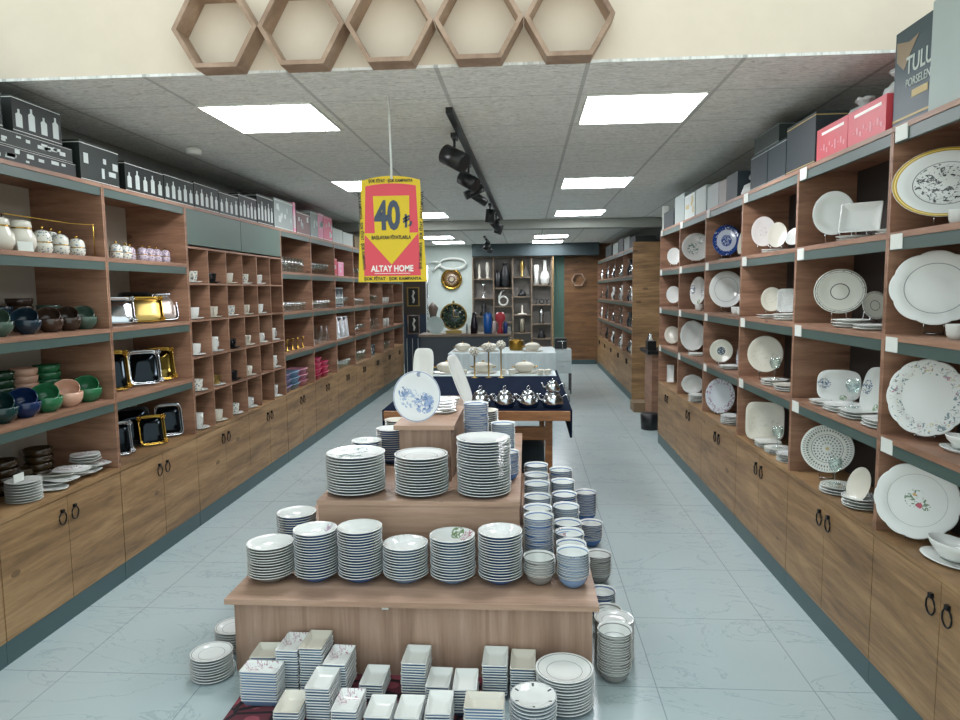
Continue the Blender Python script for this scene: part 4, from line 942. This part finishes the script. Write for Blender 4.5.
def plasticbag(x, y, z, s, lb):
    m = MB(); rn = random.Random(int(y*100)); n = 18
    rings = [(.8, 0), (1.0, .3), (.85, .7), (.45, 1.0), (.25, 1.15), (.5, 1.45), (.62, 1.6), (.4, 1.55)]
    vs = []
    for (sc, zz) in rings:
        for i in range(n):
            k = 1+rn.uniform(-.18, .18); a = 2*PI*i/n; vs.append((cos(a)*sc*s*k*.8, sin(a)*sc*s*k*1.2, zz*s*.75+(rn.uniform(-.1, .1)*s if zz > 0 else 0)))
    fs = [(k*n+i, k*n+(i+1) % n, (k+1)*n+(i+1) % n, (k+1)*n+i) for k in range(len(rings)-1) for i in range(n)]+[tuple(reversed(range(n))), tuple(range((len(rings)-1)*n, len(rings)*n))]
    m.add(vs, fs, bag, True); o = m.build('plastic_bag', None, (x, y, z)); tag(o, lb, 'bag')
plasticbag(1.47, 2.90, ZT+.147, .095, 'crumpled clear plastic bag on the nearer red carton'); plasticbag(1.47, 3.22, ZT+.147, .075, 'crumpled clear plastic bag on the farther red carton')
for i, (a, b_, h, lb) in enumerate([(3.42, 3.78, .24, 'dark carton next to the red cartons on the right'), (3.79, 4.06, .20, 'second dark carton beyond the red cartons'), (4.07, 4.36, .20, 'third dark carton beyond the red cartons')]):
    rc(a, b_, h, bn, lb, None, lines=gld if i == 0 else gy)
rc(3.9, 4.3, .10, dk2, 'flat dark carton on top of the second and third dark ones', None, z=ZT+.2015, lines=gy)
plasticbag(1.43, 4.50, ZT, .10, 'pale plastic wrapped bag standing after the dark cartons')
rc(4.62, 4.86, .17, bn, 'dark teal carton beyond the pale plastic bag'); rc(4.87, 5.05, .16, flat('taupe_carton', '8A8680', .6), 'taupe carton on the right shelf tops'); rc(5.06, 5.36, .17, gy, 'grey carton beyond the taupe one')
rc(5.4, 5.72, .20, flat('pearl_carton', 'A4B0AA', .6), 'pearl grey carton on the right shelf tops', None); rc(5.75, 6.1, .2, flat('white_gloss_carton', 'B4BEB8', .5), 'white printed carton on the right shelf tops', 'blocks', pm_=gld); rc(6.12, 6.5, .24, gy, 'tall grey carton toward the far end of the right shelf tops'); rc(6.55, 7.0, .16, bn, 'dark carton at the far end of the near right shelves')
tag(MB().box(1.345, 1.40, 7.055, 7.09, 2.05, 2.36, M['card']).build('white_batten'), 'narrow white batten at the end of the near right shelves', 'batten')
for i, (y0, y1, h, m) in enumerate([(9.8, 10.3, .16, dk), (10.35, 10.9, .2, gy), (11.0, 11.5, .22, dk2), (11.6, 12.3, .2, gy), (12.5, 13.4, .22, dk2)]):
    carton('carton', 1.5, 1.78, y0, y1, ZT, ZT+h, m, '%s carton from the near end on top of the far right shelves' % ORD[i], side=1)

# items of far right row
vs_ = [flat('black_vase', '1A1C20', .3), M['silver'], M['white'], M['black'], M['glass'], M['silver']]
for r in range(5):
    for s in range(4):
        for i in range(4):
            m = vs_[(r*7+s*3+i*5) % 6]; h = .14+.025*((r+s*2+i*3) % 5)
            me = MB().lathe([(.045, 0), (.05, 0), (.065, h*.4), (.03, h*.75), (.04, h), (.03, h)], m, 12).mesh('vase')
            nm = ['black', 'silver', 'white', 'glossy black', 'clear glass', 'bright silver'][(r*7+s*3+i*5) % 6]
            tag(place('vase', me, (1.54, 9.80+.935*r+.21*i, (Z1, Z2, Z3, Z4)[s])), 'small %s vase, %s along the %s shelf of the %s far right unit' % (nm, ORD[i], SN[s], ['nearest', 'second', 'third', 'fourth', 'last'][r]), 'vase', 'small ornaments on the far right shelves')
# niche between the right rows
t = empty('small_counter', (1.55, 8.6, 0)); MB().box(-.12, .3, -.3, .3, .78, .82, M['black']).build('counter_top', t); MB().box(-.06, .3, -.25, .25, 0, .78, M['wood_in']).build('counter_body', t); tag(t, 'small dark topped counter in the gap of the right shelves', 'counter')
tag(MB().box(-.05, .05, -.08, .08, 0, .11, M['black']).build('card_terminal', None, (1.5, 8.5, .821)), 'black device on the small counter', 'device')
tag(MB().box(-.09, .09, -.15, .15, 0, .12, flat('cardboard', '7C6950', .8)).build('cardboard_box', None, (1.44, 8.95, 0)), 'low cardboard box on the floor by the end panel', 'box')
tag(MB().lathe([(.09, 0), (.1, 0), (.11, .17), (.09, .18)], M['black'], 16).build('waste_bin', None, (1.37, 7.75, 0)), 'low black bin on the floor past the near right shelves', 'bin')
for i in range(3): tag(MB().lathe([(.02, 0), (.022, 0), (.022, .12), (.008, .15), (.008, .18)], [M['card'], M['silver'], M['black']][i], 12).build('bottle', None, (1.52, 8.62+.07*i, .821)), '%s small bottle on the small counter' % ['white', 'silver', 'black'][i], 'bottle')

# ------------------------------------------------------------------ tables in the middle
t = empty('rustic_table', (-.35, 5.8, 0)); tag(t, 'rustic wooden trestle table under the teapots', 'table')
MB().box(-.62, .64, -1.16, 1.2, .705, .742, M['darkwood']).build('table_top', t)
MB().box(-.62, .64, -1.19, -1.161, .68, .742, M['darkwood']).build('front_rail', t)
for sx in (-.5, .5):
    MB().box(sx-.025, sx+.025, -1.1, -1.05, 0, .69, M['darkwood']).build('leg', t); MB().box(sx-.025, sx+.025, 1.05, 1.1, 0, .69, M['darkwood']).build('leg', t)
MB().box(-.474, .474, -1.095, -1.055, .53, .62, M['darkwood']).build('cross_beam', t)
m = MB().box(-.635, .655, -1.158, 1.21, .7425, .7465, M['navy']); m.box(.641, .655, -1.158, 1.21, .56, .7424, M['navy']); m.box(-.635, -.621, -1.158, 1.21, .56, .7424, M['navy'])
c = m.build('tablecloth', None, (-.35, 5.8, 0)); tag(c, 'navy blue tablecloth over the trestle table', 'tablecloth')
tag(MB().loft([(a*.2, b*.25) for a, b in squircle(24, 3)], [(.8, 0), (1, .1), (.95, .28), (.6, .36), (.2, .37)], flat('slate_blue_sack', '36454F', .8)).build('storage_sack', None, (-.05, 5.7, 0)), 'slate blue sack under the trestle table', 'sack')
tag(MB().lathe([(.02, 0), (.05, .0), (.05, .02), (.02, .04), (.015, .14), (.03, .16)], M['black'], 12).build('dark_pot', None, (-.02, 5.3, .53)), 'small black pot under the table edge', 'pot') if False else None

def teapot(x, y, z, s, rot, lb, knob='ring'):
    t = empty('teapot', (x, y, z), rot)
    MB().lathe([(.05*s, 0), (.055*s, 0), (.07*s, .025*s), (.068*s, .055*s), (.045*s, .085*s), (.04*s, .09*s)], M['silver'], 24).build('pot_body', t)
    l = MB().lathe([(.042*s, .0905*s), (.044*s, .093*s), (.025*s, .108*s), (.004*s, .113*s)], M['silver'], 20).build('lid', t)
    if knob == 'ring': MB().tube([(.012*s*cos(a), 0, .128*s+.012*s*sin(a)) for a in [2*PI*i/10 for i in range(10)]], .003*s, M['silver'], 6, True).build('lid_ring', l)
    else: MB().sphere((0, 0, .12*s), .009*s, M['silver'], 8, 5).build('lid_knob', l)
    MB().tube([(-.062*s, 0, .04*s), (-.085*s, 0, .055*s), (-.095*s, 0, .085*s), (-.105*s, 0, .092*s)], [.012*s, .009*s, .006*s, .006*s], M['silver'], 8).build('spout', t)
    MB().tube([(.062*s, 0, .065*s), (.085*s, 0, .082*s), (.105*s, 0, .07*s), (.112*s, 0, .035*s)], .005*s, M['silver'], 6).build('handle', t)
    tag(t, lb, 'teapot')
TZ = .7475
for x, y, lb in [(-.32, 4.76, 'silver teapot at the left end of the row'), (-.152, 4.76, 'silver teapot second from left in the row'), (.012, 4.76, 'silver ring lidded teapot third from left')]: teapot(x, y, TZ, 1.06, .5, lb)
teapot(.178, 4.76, TZ, 1.06, .1, 'lower pot of the double silver teapot at the right end'); teapot(.178, 4.76, TZ+.103, .75, .1, 'small teapot on top of the double silver teapot at the right end', 'knob')

def tureen(x, y, z, lb, s=1.0):
    t = empty('tureen', (x, y, z))
    MB().loft(circ(36, .14*s, .10*s), [(.7, 0), (.75, 0), (1, .012), (.97, .014), (.75, .006)], M['cream_glaze']).build('under_dish', t)
    MB().loft(circ(36, .10*s, .072*s), [(.55, 0), (.6, 0), (.9, .03*s), (1, .06*s), (1.03, .062*s), (.96, .063*s)], M['cream_glaze']).build('bowl_body', t, (0, 0, .014))
    l = MB().loft(circ(36, .1*s, .072*s), [(.97, 0), (.9, .012*s), (.55, .03*s), (.2, .036*s)], M['cream_glaze']).build('lid', t, (0, 0, .014+.0635*s))
    MB().sphere((0, 0, .042*s), .01*s, M['gold'], 8, 5).build('lid_knob', l)
    for sx in (-1, 1): MB().tube([(sx*.094*s, -.02, .06*s), (sx*.125*s, -.015, .066*s), (sx*.125*s, .015, .066*s), (sx*.094*s, .02, .06*s)], .005*s, M['gold'], 6).build('handle', t)
    tag(t, lb, 'tureen')
for x, lb in [(-.78, 'cream tureen at the left on the navy table'), (-.42, 'cream tureen in the middle of the navy table, behind the flower sticks'), (-.02, 'cream tureen at the right end of the navy table')]: tureen(x, 6.72, TZ+.0035, lb, 1.0)
rn_ = MB().box(-.96, .28, 6.52, 6.95, TZ, TZ+.003, M['wcloth']).build('table_runner'); tag(rn_, 'white cloth runner under the cream tureens', 'cloth')
cg = cup('cup', M['cream_glaze'], .035, .05)
for i, x in enumerate((-.60, -.22, -.14, .13, .20)): tag(place('cup', cg, (x, 6.60, TZ+.0035), i), '%s small cream cup from the left on the white runner' % ORD[i], 'cup', 'small cream cups on the runner')
for i, (x, h) in enumerate([(-.48, .20), (-.35, .235), (-.235, .26)]):
    t = empty('pearl_ball_stick', (x, 6.40, TZ)); tag(t, '%s pearl ball ornament on a gold stick' % ['shortest', 'middle', 'tallest'][i], 'ornament', 'pearl balls on sticks')
    MB().lathe([(.03, 0), (.03, .004), (.007, .01), (.007, h), (.012, h+.004)], gbr, 12).build('stick', t)
    q = MB(); q.sphere((0, 0, h+.045), .034, M['cream_glaze'], 12, 8)
    for k in range(26):
        a = k*2.4; zz = 1-2*(k+.5)/26; r_ = math.sqrt(1-zz*zz); q.sphere((.036*r_*cos(a), .036*r_*sin(a), h+.045+.036*zz), .011, M['cream_glaze'], 6, 4)
    q.build('pearl_ball', t)
# white table
t = empty('white_table', (-.32, 9.5, 0)); MB().box(-.66, .66, -.48, .48, .70, .735, M['card']).build('table_top', t)
for sx in (-.6, .6):
    for sy in (-.42, .42): MB().box(sx-.02, sx+.02, sy-.02, sy+.02, 0, .7, M['card']).build('leg', t)
tag(t, 'table hidden under the white cloth at the back', 'table')
m = MB().box(-.69, .69, -.51, .51, .736, .741, M['wcloth'])
pts = []
for i in range(70):
    a = -.69+1.38*i/69; pts.append((a, -.51-.012*(1+sin(i*1.1))))
n = len(pts)
m.add([(x, y, z) for z in (.42, .7405) for x, y in pts]+[(x, y-.004, z) for z in (.42, .7405) for x, y in pts], [(i, i+1, n+i+1, n+i) for i in range(n-1)]+[(2*n+i, 3*n+i, 3*n+i+1, 2*n+i+1) for i in range(n-1)], M['wcloth'], True)
m.box(-.70, -.69, -.51, .51, .42, .741, M['wcloth']); m.box(.69, .70, -.51, .51, .42, .741, M['wcloth'])
c = m.build('tablecloth', None, (-.32, 9.5, 0)); tag(c, 'long white tablecloth hanging over the rear table', 'tablecloth')
for x, lb in [(-.85, 'cream tureen at the left of the white rear table'), (.08, 'cream tureen at the right of the white rear table'), (-.5, 'cream tureen behind the pearl ball sticks')]: tureen(x, 9.25, .742, lb, 1.05)
t = empty('brass_pot', (-.14, 9.45, .742), PI); MB().lathe([(.08, 0), (.085, 0), (.10, .05), (.10, .13), (.09, .145), (.085, .14), (.09, .05)], flat('antique_brass', '8E6E2E', .3, .9), 20).build('pot_body', t)
MB().tube([(-.098, 0, .12), (-.13, 0, .12), (-.135, 0, .06), (-.1, 0, .035)], .009, M['black'], 6).build('handle', t); tag(t, 'brass coloured pot with dark handle on the white rear table', 'pot')
# drawer unit
t = empty('drawer_unit', (.53, 10.6, 0)); MB().box(-.14, .14, -.2, .2, .31, .66, flat('white_drawer', 'B8C4C4', .5)).build('body', t)
for k in range(2): 
    d_ = MB().box(-.135, .135, -.212, -.2005, .318+.172*k, .482+.172*k, MATS['white_drawer']).build('drawer', t); MB().box(-.03, .03, -.222, -.212, .42+.172*k, .43+.172*k, M['silver']).build('drawer_pull', d_)
for sx in (-.13, .13):
    for sy in (-.19, .19): MB().box(sx-.01, sx+.01, sy-.01, sy+.01, 0, .31, M['black']).build('leg', t)
tag(t, 'small white two drawer unit on black legs', 'drawer unit')
tag(MB().box(-.09, .09, -.06, .06, 0, .16, M['black']).build('black_box', None, (.52, 10.66, .661)), 'black box standing on the white drawer unit', 'box')
tag(MB().tube([(0, 0, 0), (0, 0, .12)], .008, M['silver']).tube([(-.08, 0, .12), (.09, 0, .125)], .007, M['silver']).build('silver_stand', None, (.54, 10.5, .661)), 'silver T shaped stand before the black box', 'stand')

# ------------------------------------------------------------------ rear counter with vases
t = empty('rear_counter', (-.97, 11.3, 0)); MB().box(-.75, .72, -.3, .3, .83, .865, M['grid_wood']).build('counter_top', t); MB().box(-.72, .69, -.27, .3, 0, .83, flat('slate_front', '3E464C', .6)).build('counter_body', t); tag(t, 'slate fronted counter carrying the clock and coloured vases', 'counter')
CT = .866
stand('glass_charger', 'round', 'plate', flat('frosted_charger', '9FB0AA', .25), -1.46, 11.10, CT, .29, .29, 'pale round charger plate standing at the left of the rear counter', 10, 12, 'plate', depth=.08)
t = empty('table_clock', (-1.19, 11.38, CT)); tag(t, 'large round dark clock with gold rim standing on the rear counter', 'clock')
q = MB().tube([(.21*cos(a), 0, .27+.21*sin(a)) for a in [2*PI*i/36 for i in range(36)]], .014, gbr, 8, True); q.build('rim', t)
dm = pattern('clock_dial', '2A3330', [('noise', 0, 1, (6, .56), '4C6A58'), ('rays', .78, .9, (12, .85), 'B8A46A')])
f_ = MB().lathe([(.9, 0), (1, 0), (1, .05), (.3, .05)], dm, 36).build('dial', t, (0, .01, .27)); f_.scale = (.205, .205, .2); f_.rotation_euler = (PI/2, 0, 0)
MB().box(-.003, .003, -.004, -.002, .27, .42, M['gold']).box(-.003, .09, -.004, -.002, .268, .274, M['gold']).build('clock_hand', t)
MB().box(-.13, .13, -.05, .05, 0, .045, gbr).build('base', t); MB().sphere((0, 0, .51), .022, gbr, 10, 6).build('finial', t)
def vase(x, y, z, prof, mat, lb, nm='vase'): tag(MB().lathe(prof, mat, 20).build(nm, None, (x, y, z)), lb, 'vase')
dv = pattern('glaze_black_red', '1C1620', [('spots', 0, 1, (8, .35), '9A3A5A')])
vase(-.84, 11.2, CT, [(.05, 0), (.055, 0), (.06, .12), (.05, .2), (.035, .28), (.03, .34), (.02, .34)], dv, 'black vase with crimson speckles, tallest at the left of the coloured vases')
vase(-.62, 11.2, CT, [(.06, 0), (.065, 0), (.07, .15), (.07, .29), (.055, .31), (.058, .33), (.04, .33)], flat('cobalt_glaze', '1E5CA8', .2), 'bright cobalt blue cylinder vase')
vase(-.515, 11.15, CT, [(.03, 0), (.033, 0), (.035, .17), (.02, .2)], flat('pale_pink_glaze', 'C7B6B6', .2), 'small pale vase between the blue and red vases')
vase(-.42, 11.2, CT, [(.05, 0), (.055, 0), (.03, .1), (.04, .17), (.085, .22), (.08, .29), (.05, .34), (.03, .34)], flat('coral_red_glaze', 'B8424A', .2), 'coral red vase with a wide top')
vase(-.335, 11.15, CT, [(.03, 0), (.035, 0), (.035, .16), (.02, .19)], flat('royal_blue_glaze', '1F3878', .2), 'short dark blue vase beside the coral red one')
tag(MB().loft(squircle(24, 4), [(.09, 0), (.1, .03), (.09, .07), (.05, .075)], M['cream_glaze']).build('ceramic_box', None, (-.262+.0, 11.38, CT)), 'pale ceramic box at the right end of the rear counter', 'box') if False else None
tag(MB().box(-.10, .10, -.05, .05, 0, .09, flat('pale_box', 'AEB4AE', .5)).build('small_box', None, (-.36, 11.42, CT)), 'low pale box behind the short blue vase', 'box')
for i, x in enumerate((-.95, -.905)): tag(MB().lathe([(.015, 0), (.018, .01), (.014, .1), (.006, .16)], [M['silver'], M['cream_glaze']][i], 10).build('figurine', None, (x, 11.1, CT)), 'small %s figurine beside the speckled vase' % ['silver', 'cream'][i], 'figurine')

# ------------------------------------------------------------------ back wall
t = empty('round_wall_clock', (-1.56, 14.64, 1.80)); tag(t, 'round gold rimmed wall clock on the pale back wall', 'clock')
MB().tube([(.195*cos(a), -.03, .195*sin(a)) for a in [2*PI*i/36 for i in range(36)]], .03, M['gold'], 8, True).build('rim', t)
f_ = MB().lathe([(.9, 0), (1, 0), (1, .05), (.3, .05)], pattern('mosaic_dial', '5A4A40', [('ring', 0, .25, None, 'B0A890'), ('rays', .4, .62, (16, .1), 'B8A890'), ('noise', .62, 1, (6, .5), '8A6A3A')]), 36).build('dial', t, (0, -.01, 0)); f_.scale = (.18, .18, .3); f_.rotation_euler = (PI/2, 0, 0)
pts = [(-.36+.15*k/5, 0, -.14+.13*k/5) for k in range(6)]+[(-.2+.36*(1-cos(PI*k/12))/2*1.15, 0, .0+.115*sin(PI*k/12)+.0) for k in range(1, 12)]
loop = [(.07+.27*cos(a), -.05, .02+.11*sin(a)) for a in [PI-2*PI*i/28 for i in range(28)]]
q = MB().tube(loop, .022, M['card'], 8, True).tube([(-.18, -.05, .02), (-.28, -.05, -.07), (-.36, -.05, -.14)], [.022, .022, .014], M['card'], 8).tube([(-.19, -.05, .05), (-.30, -.05, .07), (-.36, -.05, .06)], [.02, .018, .01], M['card'], 8)
t = q.build('fish_shaped_wall_ornament', None, (-1.60, 14.6, 2.10)); tag(t, 'white fish shaped loop ornament high on the pale back wall', 'wall decoration')
# lattice shelf
t = empty('lattice_shelf', (-1.1, 14.4, .26)); tag(t, 'dark wooden lattice shelf of uneven compartments on the back wall', 'shelving')
gw = M['grid_wood']; xs = [0, .43, .82, 1.21, 1.62]
MB().box(0, 1.635, .22, .24, 0, 1.985, flat('taupe_backing', '85827D', .7)).build('back_panel', t)
for x in xs: MB().box(x-.012, x+.012, 0, .219, 0, 1.985, gw).build('upright', t)
SHL = [[0, .35, .75, 1.12, 1.52, 1.965], [0, .3, .62, .95, 1.33, 1.965], [0, .40, .77, 1.15, 1.55, 1.965], [0, .28, .58, .98, 1.38, 1.965]]
for c in range(4):
    for z in SHL[c]: MB().box(xs[c]+.0125, xs[c+1]-.0125, 0, .219, z, z+.02, gw).build('shelf_board', t)
def LP(c, r, dx=0): return (-1.1+(xs[c]+xs[c+1])/2+dx, 14.48, .26+SHL[c][r]+.0205)
def deco(c, r, prof, mat, nm, lb, cat, dx=0): tag(MB().lathe(prof, mat, 16).build(nm, None, LP(c, r, dx)), lb, cat)
deco(0, 4, [(.03, 0), (.03, .02), (.015, .05), (.03, .15), (.01, .3)], M['cream_glaze'], 'figurine', 'pale figurine, left one in the top left compartment', 'figurine', -.08)
deco(0, 4, [(.04, 0), (.04, .02), (.02, .05), (.045, .2), (.03, .33), (.01, .34)], M['cream_glaze'], 'figurine', 'pale figurine, right one in the top left compartment', 'figurine', .09)
deco(0, 3, [(.04, 0), (.04, .02), (.012, .04), (.012, .2), (.04, .26), (.01, .31)], M['silver'], 'candlestick', 'silver candlestick below the two pale figurines', 'candle holder')
deco(0, 2, [(.08, 0), (.09, .04), (.04, .12), (.05, .2), (.02, .3)], M['black'], 'figurine', 'dark rounded figurine in the left column', 'figurine')
deco(1, 4, [(.07, 0), (.09, .08), (.09, .3), (.05, .42), (.05, .5), (.03, .5)], M['black'], 'vase', 'tall black bottle vase, right one in the tall compartment', 'vase', .04)
deco(1, 4, [(.06, 0), (.07, .05), (.06, .3), (.03, .34)], M['black'], 'vase', 'black jar, left one in the tall compartment', 'vase', -.11)
sixc = MB().tube([(.09*cos(a), 0, .10+.09*sin(a)) for a in [2*PI*i/20 for i in range(20)]], .018, M['card'], 8, True).tube([(-.09, 0, .1), (-.085, 0, .19), (-.03, 0, .29), (.03, 0, .33)], [.018, .018, .015, .01], M['card'], 8)
x_, y_, z_ = LP(1, 3); tag(sixc.build('number_six_ornament', None, (x_, y_, z_+.008)), 'white ornament shaped like the number 6', 'ornament')
deco(1, 1, [(.07, 0), (.1, .03), (.06, .07), (.02, .2)], M['black'], 'bowl', 'dark bowl low in the second column', 'bowl')
deco(2, 4, [(.04, 0), (.04, .02), (.01, .04), (.05, .2), (.03, .32), (.01, .36)], gbr, 'sculpture', 'slim gilded sculpture in the top of the third column', 'sculpture')
deco(2, 3, [(.08, 0), (.09, .03), (.06, .08), (.02, .14)], M['black'], 'black_bowl', 'black lidded bowl in the third column', 'bowl')
deco(2, 2, [(.1, 0), (.1, .02), (.02, .04), (.015, .2)], M['cream_glaze'], 'figurine', 'pale low ornament in the middle of the third column', 'ornament')
deco(2, 1, [(.05, 0), (.055, 0), (.055, .28), (.04, .29)], pattern('glaze_dashes', '4A4440', [('spots', 0, 1, (20, .4), 'B0A890')]), 'vase', 'dark cylinder vase with pale dashes', 'vase')
deco(3, 4, [(.05, 0), (.055, 0), (.04, .15), (.055, .4), (.04, .41)], M['white'], 'vase', 'tall white ribbed vase at the top right of the lattice', 'vase', -.11)
deco(3, 4, [(.06, 0), (.085, .05), (.1, .16), (.08, .24), (.035, .3), (.03, .47), (.04, .50), (.03, .50)], M['white'], 'vase', 'white faceted bottle vase at the top right of the lattice', 'vase', .07)
for i, ch in enumerate('TOTY'[:0] or 'TOY'):
    text(ch, .15, M['black'], None, (LP(3, 3)[0]-.11+.11*i, 14.45, LP(3, 3)[2]+.054), name='letter_ornament', ext=.015, off=.004)
    o = [q_ for q_ in bpy.data.objects if q_.name.startswith('letter_ornament')][-1]; 
for i, o in enumerate(sorted([q_ for q_ in bpy.data.objects if q_.name.startswith('letter_ornament')], key=lambda q_: q_.location.x)): tag(o, '%s dark standing letter of the word in the right column' % ORD[i], 'ornament', 'standing letters')
deco(3, 2, [(.05, 0), (.06, .02), (.03, .1), (.05, .2), (.02, .34)], M['silver'], 'sculpture', 'curved silver and black sculpture in the right column', 'sculpture')
deco(3, 1, [(.08, 0), (.09, .04), (.05, .1), (.03, .2)], M['black'], 'black_bowl', 'dark ornament near the bottom of the right column', 'ornament')
# framed plaques
t = empty('plaque_display_panel', (-1.98, 12.3, 0)); tag(t, 'tall dark blue display panel with pale slats, at the end of the left shelves', 'panel')
MB().box(-.2, .2, 0, .05, 0, 1.15, flat('navy_board', '24364C', .5)).build('lower_board', t); MB().box(-.2, .2, 0, .05, 1.15, 2.0, flat('bronze_board', '3E3830', .5)).build('upper_board', t)
for k in range(4):
    MB().box(-.155+.1*k, -.145+.1*k, -.012, -.0005, .05, .72, M['pale']).build('slat', t)
MB().tube([(.23, .02, 0), (.23, .02, 2.0)], .012, M['silver']).build('edge_pole', t)
for nm, z, fm, lb in (('gold', 1.29, gbr, 'gold framed white figure plaque, the upper one on the dark blue panel'), ('silver', .80, M['silver'], 'silver framed white figure plaque, the lower one on the dark blue panel')):
    p = empty('framed_plaque', (-2.0, 12.298, z)); tag(p, lb, 'picture')
    q = MB()
    for a in ((-.11, .11, 0, .02), (-.11, .11, .32, .34), (-.11, -.09, .02, .32), (.09, .11, .02, .32)): q.box(a[0], a[1], -.03, 0, a[2], a[3], fm)
    q.build('frame', p); MB().box(-.089, .089, -.012, 0, .021, .319, M['black']).build('backing', p)
    MB().tube([(0, -.02, .06), (.012, -.02, .12), (-.012, -.02, .18), (.015, -.02, .24), (.0, -.02, .28)], [.015, .02, .016, .02, .012], M['card'], 8).build('white_figure', p)
tag(MB().lathe([(.06, 0), (.07, .02), (.03, .3), (.09, .5), (.02, .62)], flat('brown_ornament', '4C4034', .5), 12).build('floor_ornament', None, (-1.68, 12.6, .0)).copy() if False else MB().lathe([(.08, 0), (.09, .02), (.05, .5), (.11, .9), (.06, 1.1), (.1, 1.25), (.02, 1.35)], flat('brown_ornament', '4C4034', .5), 12).build('floor_ornament', None, (-1.72, 12.8, 0)), 'tall brown floor ornament between the plaques and the clock', 'ornament')

# ------------------------------------------------------------------ light
wd = bpy.data.worlds.new('daylight'); SC.world = wd; wd.use_nodes = True
nt = wd.node_tree; bg = nt.nodes['Background']
tc = nt.nodes.new('ShaderNodeTexCoord'); sp = nt.nodes.new('ShaderNodeSeparateXYZ'); rp_ = nt.nodes.new('ShaderNodeValToRGB')
nt.links.new(tc.outputs['Generated'], sp.inputs[0]); mr = nt.nodes.new('ShaderNodeMapRange'); mr.inputs[1].default_value = -1; mr.inputs[2].default_value = 1
nt.links.new(sp.outputs[2], mr.inputs[0]); nt.links.new(mr.outputs[0], rp_.inputs[0])
e = rp_.color_ramp.elements; e[0].position = .3; e[0].color = lin('E6E2D6'); e[1].position = .62; e[1].color = lin('E4F0F2')
e2 = rp_.color_ramp.elements.new(.5); e2.color = lin('D2DFDF')
nt.links.new(rp_.outputs[0], bg.inputs[0]); bg.inputs[1].default_value = 1.3
SC.view_settings.view_transform = 'Standard'; SC.view_settings.look = 'None'; SC.view_settings.gamma = 1; SC.view_settings.use_curve_mapping = False
SC.view_settings.exposure = 0.42
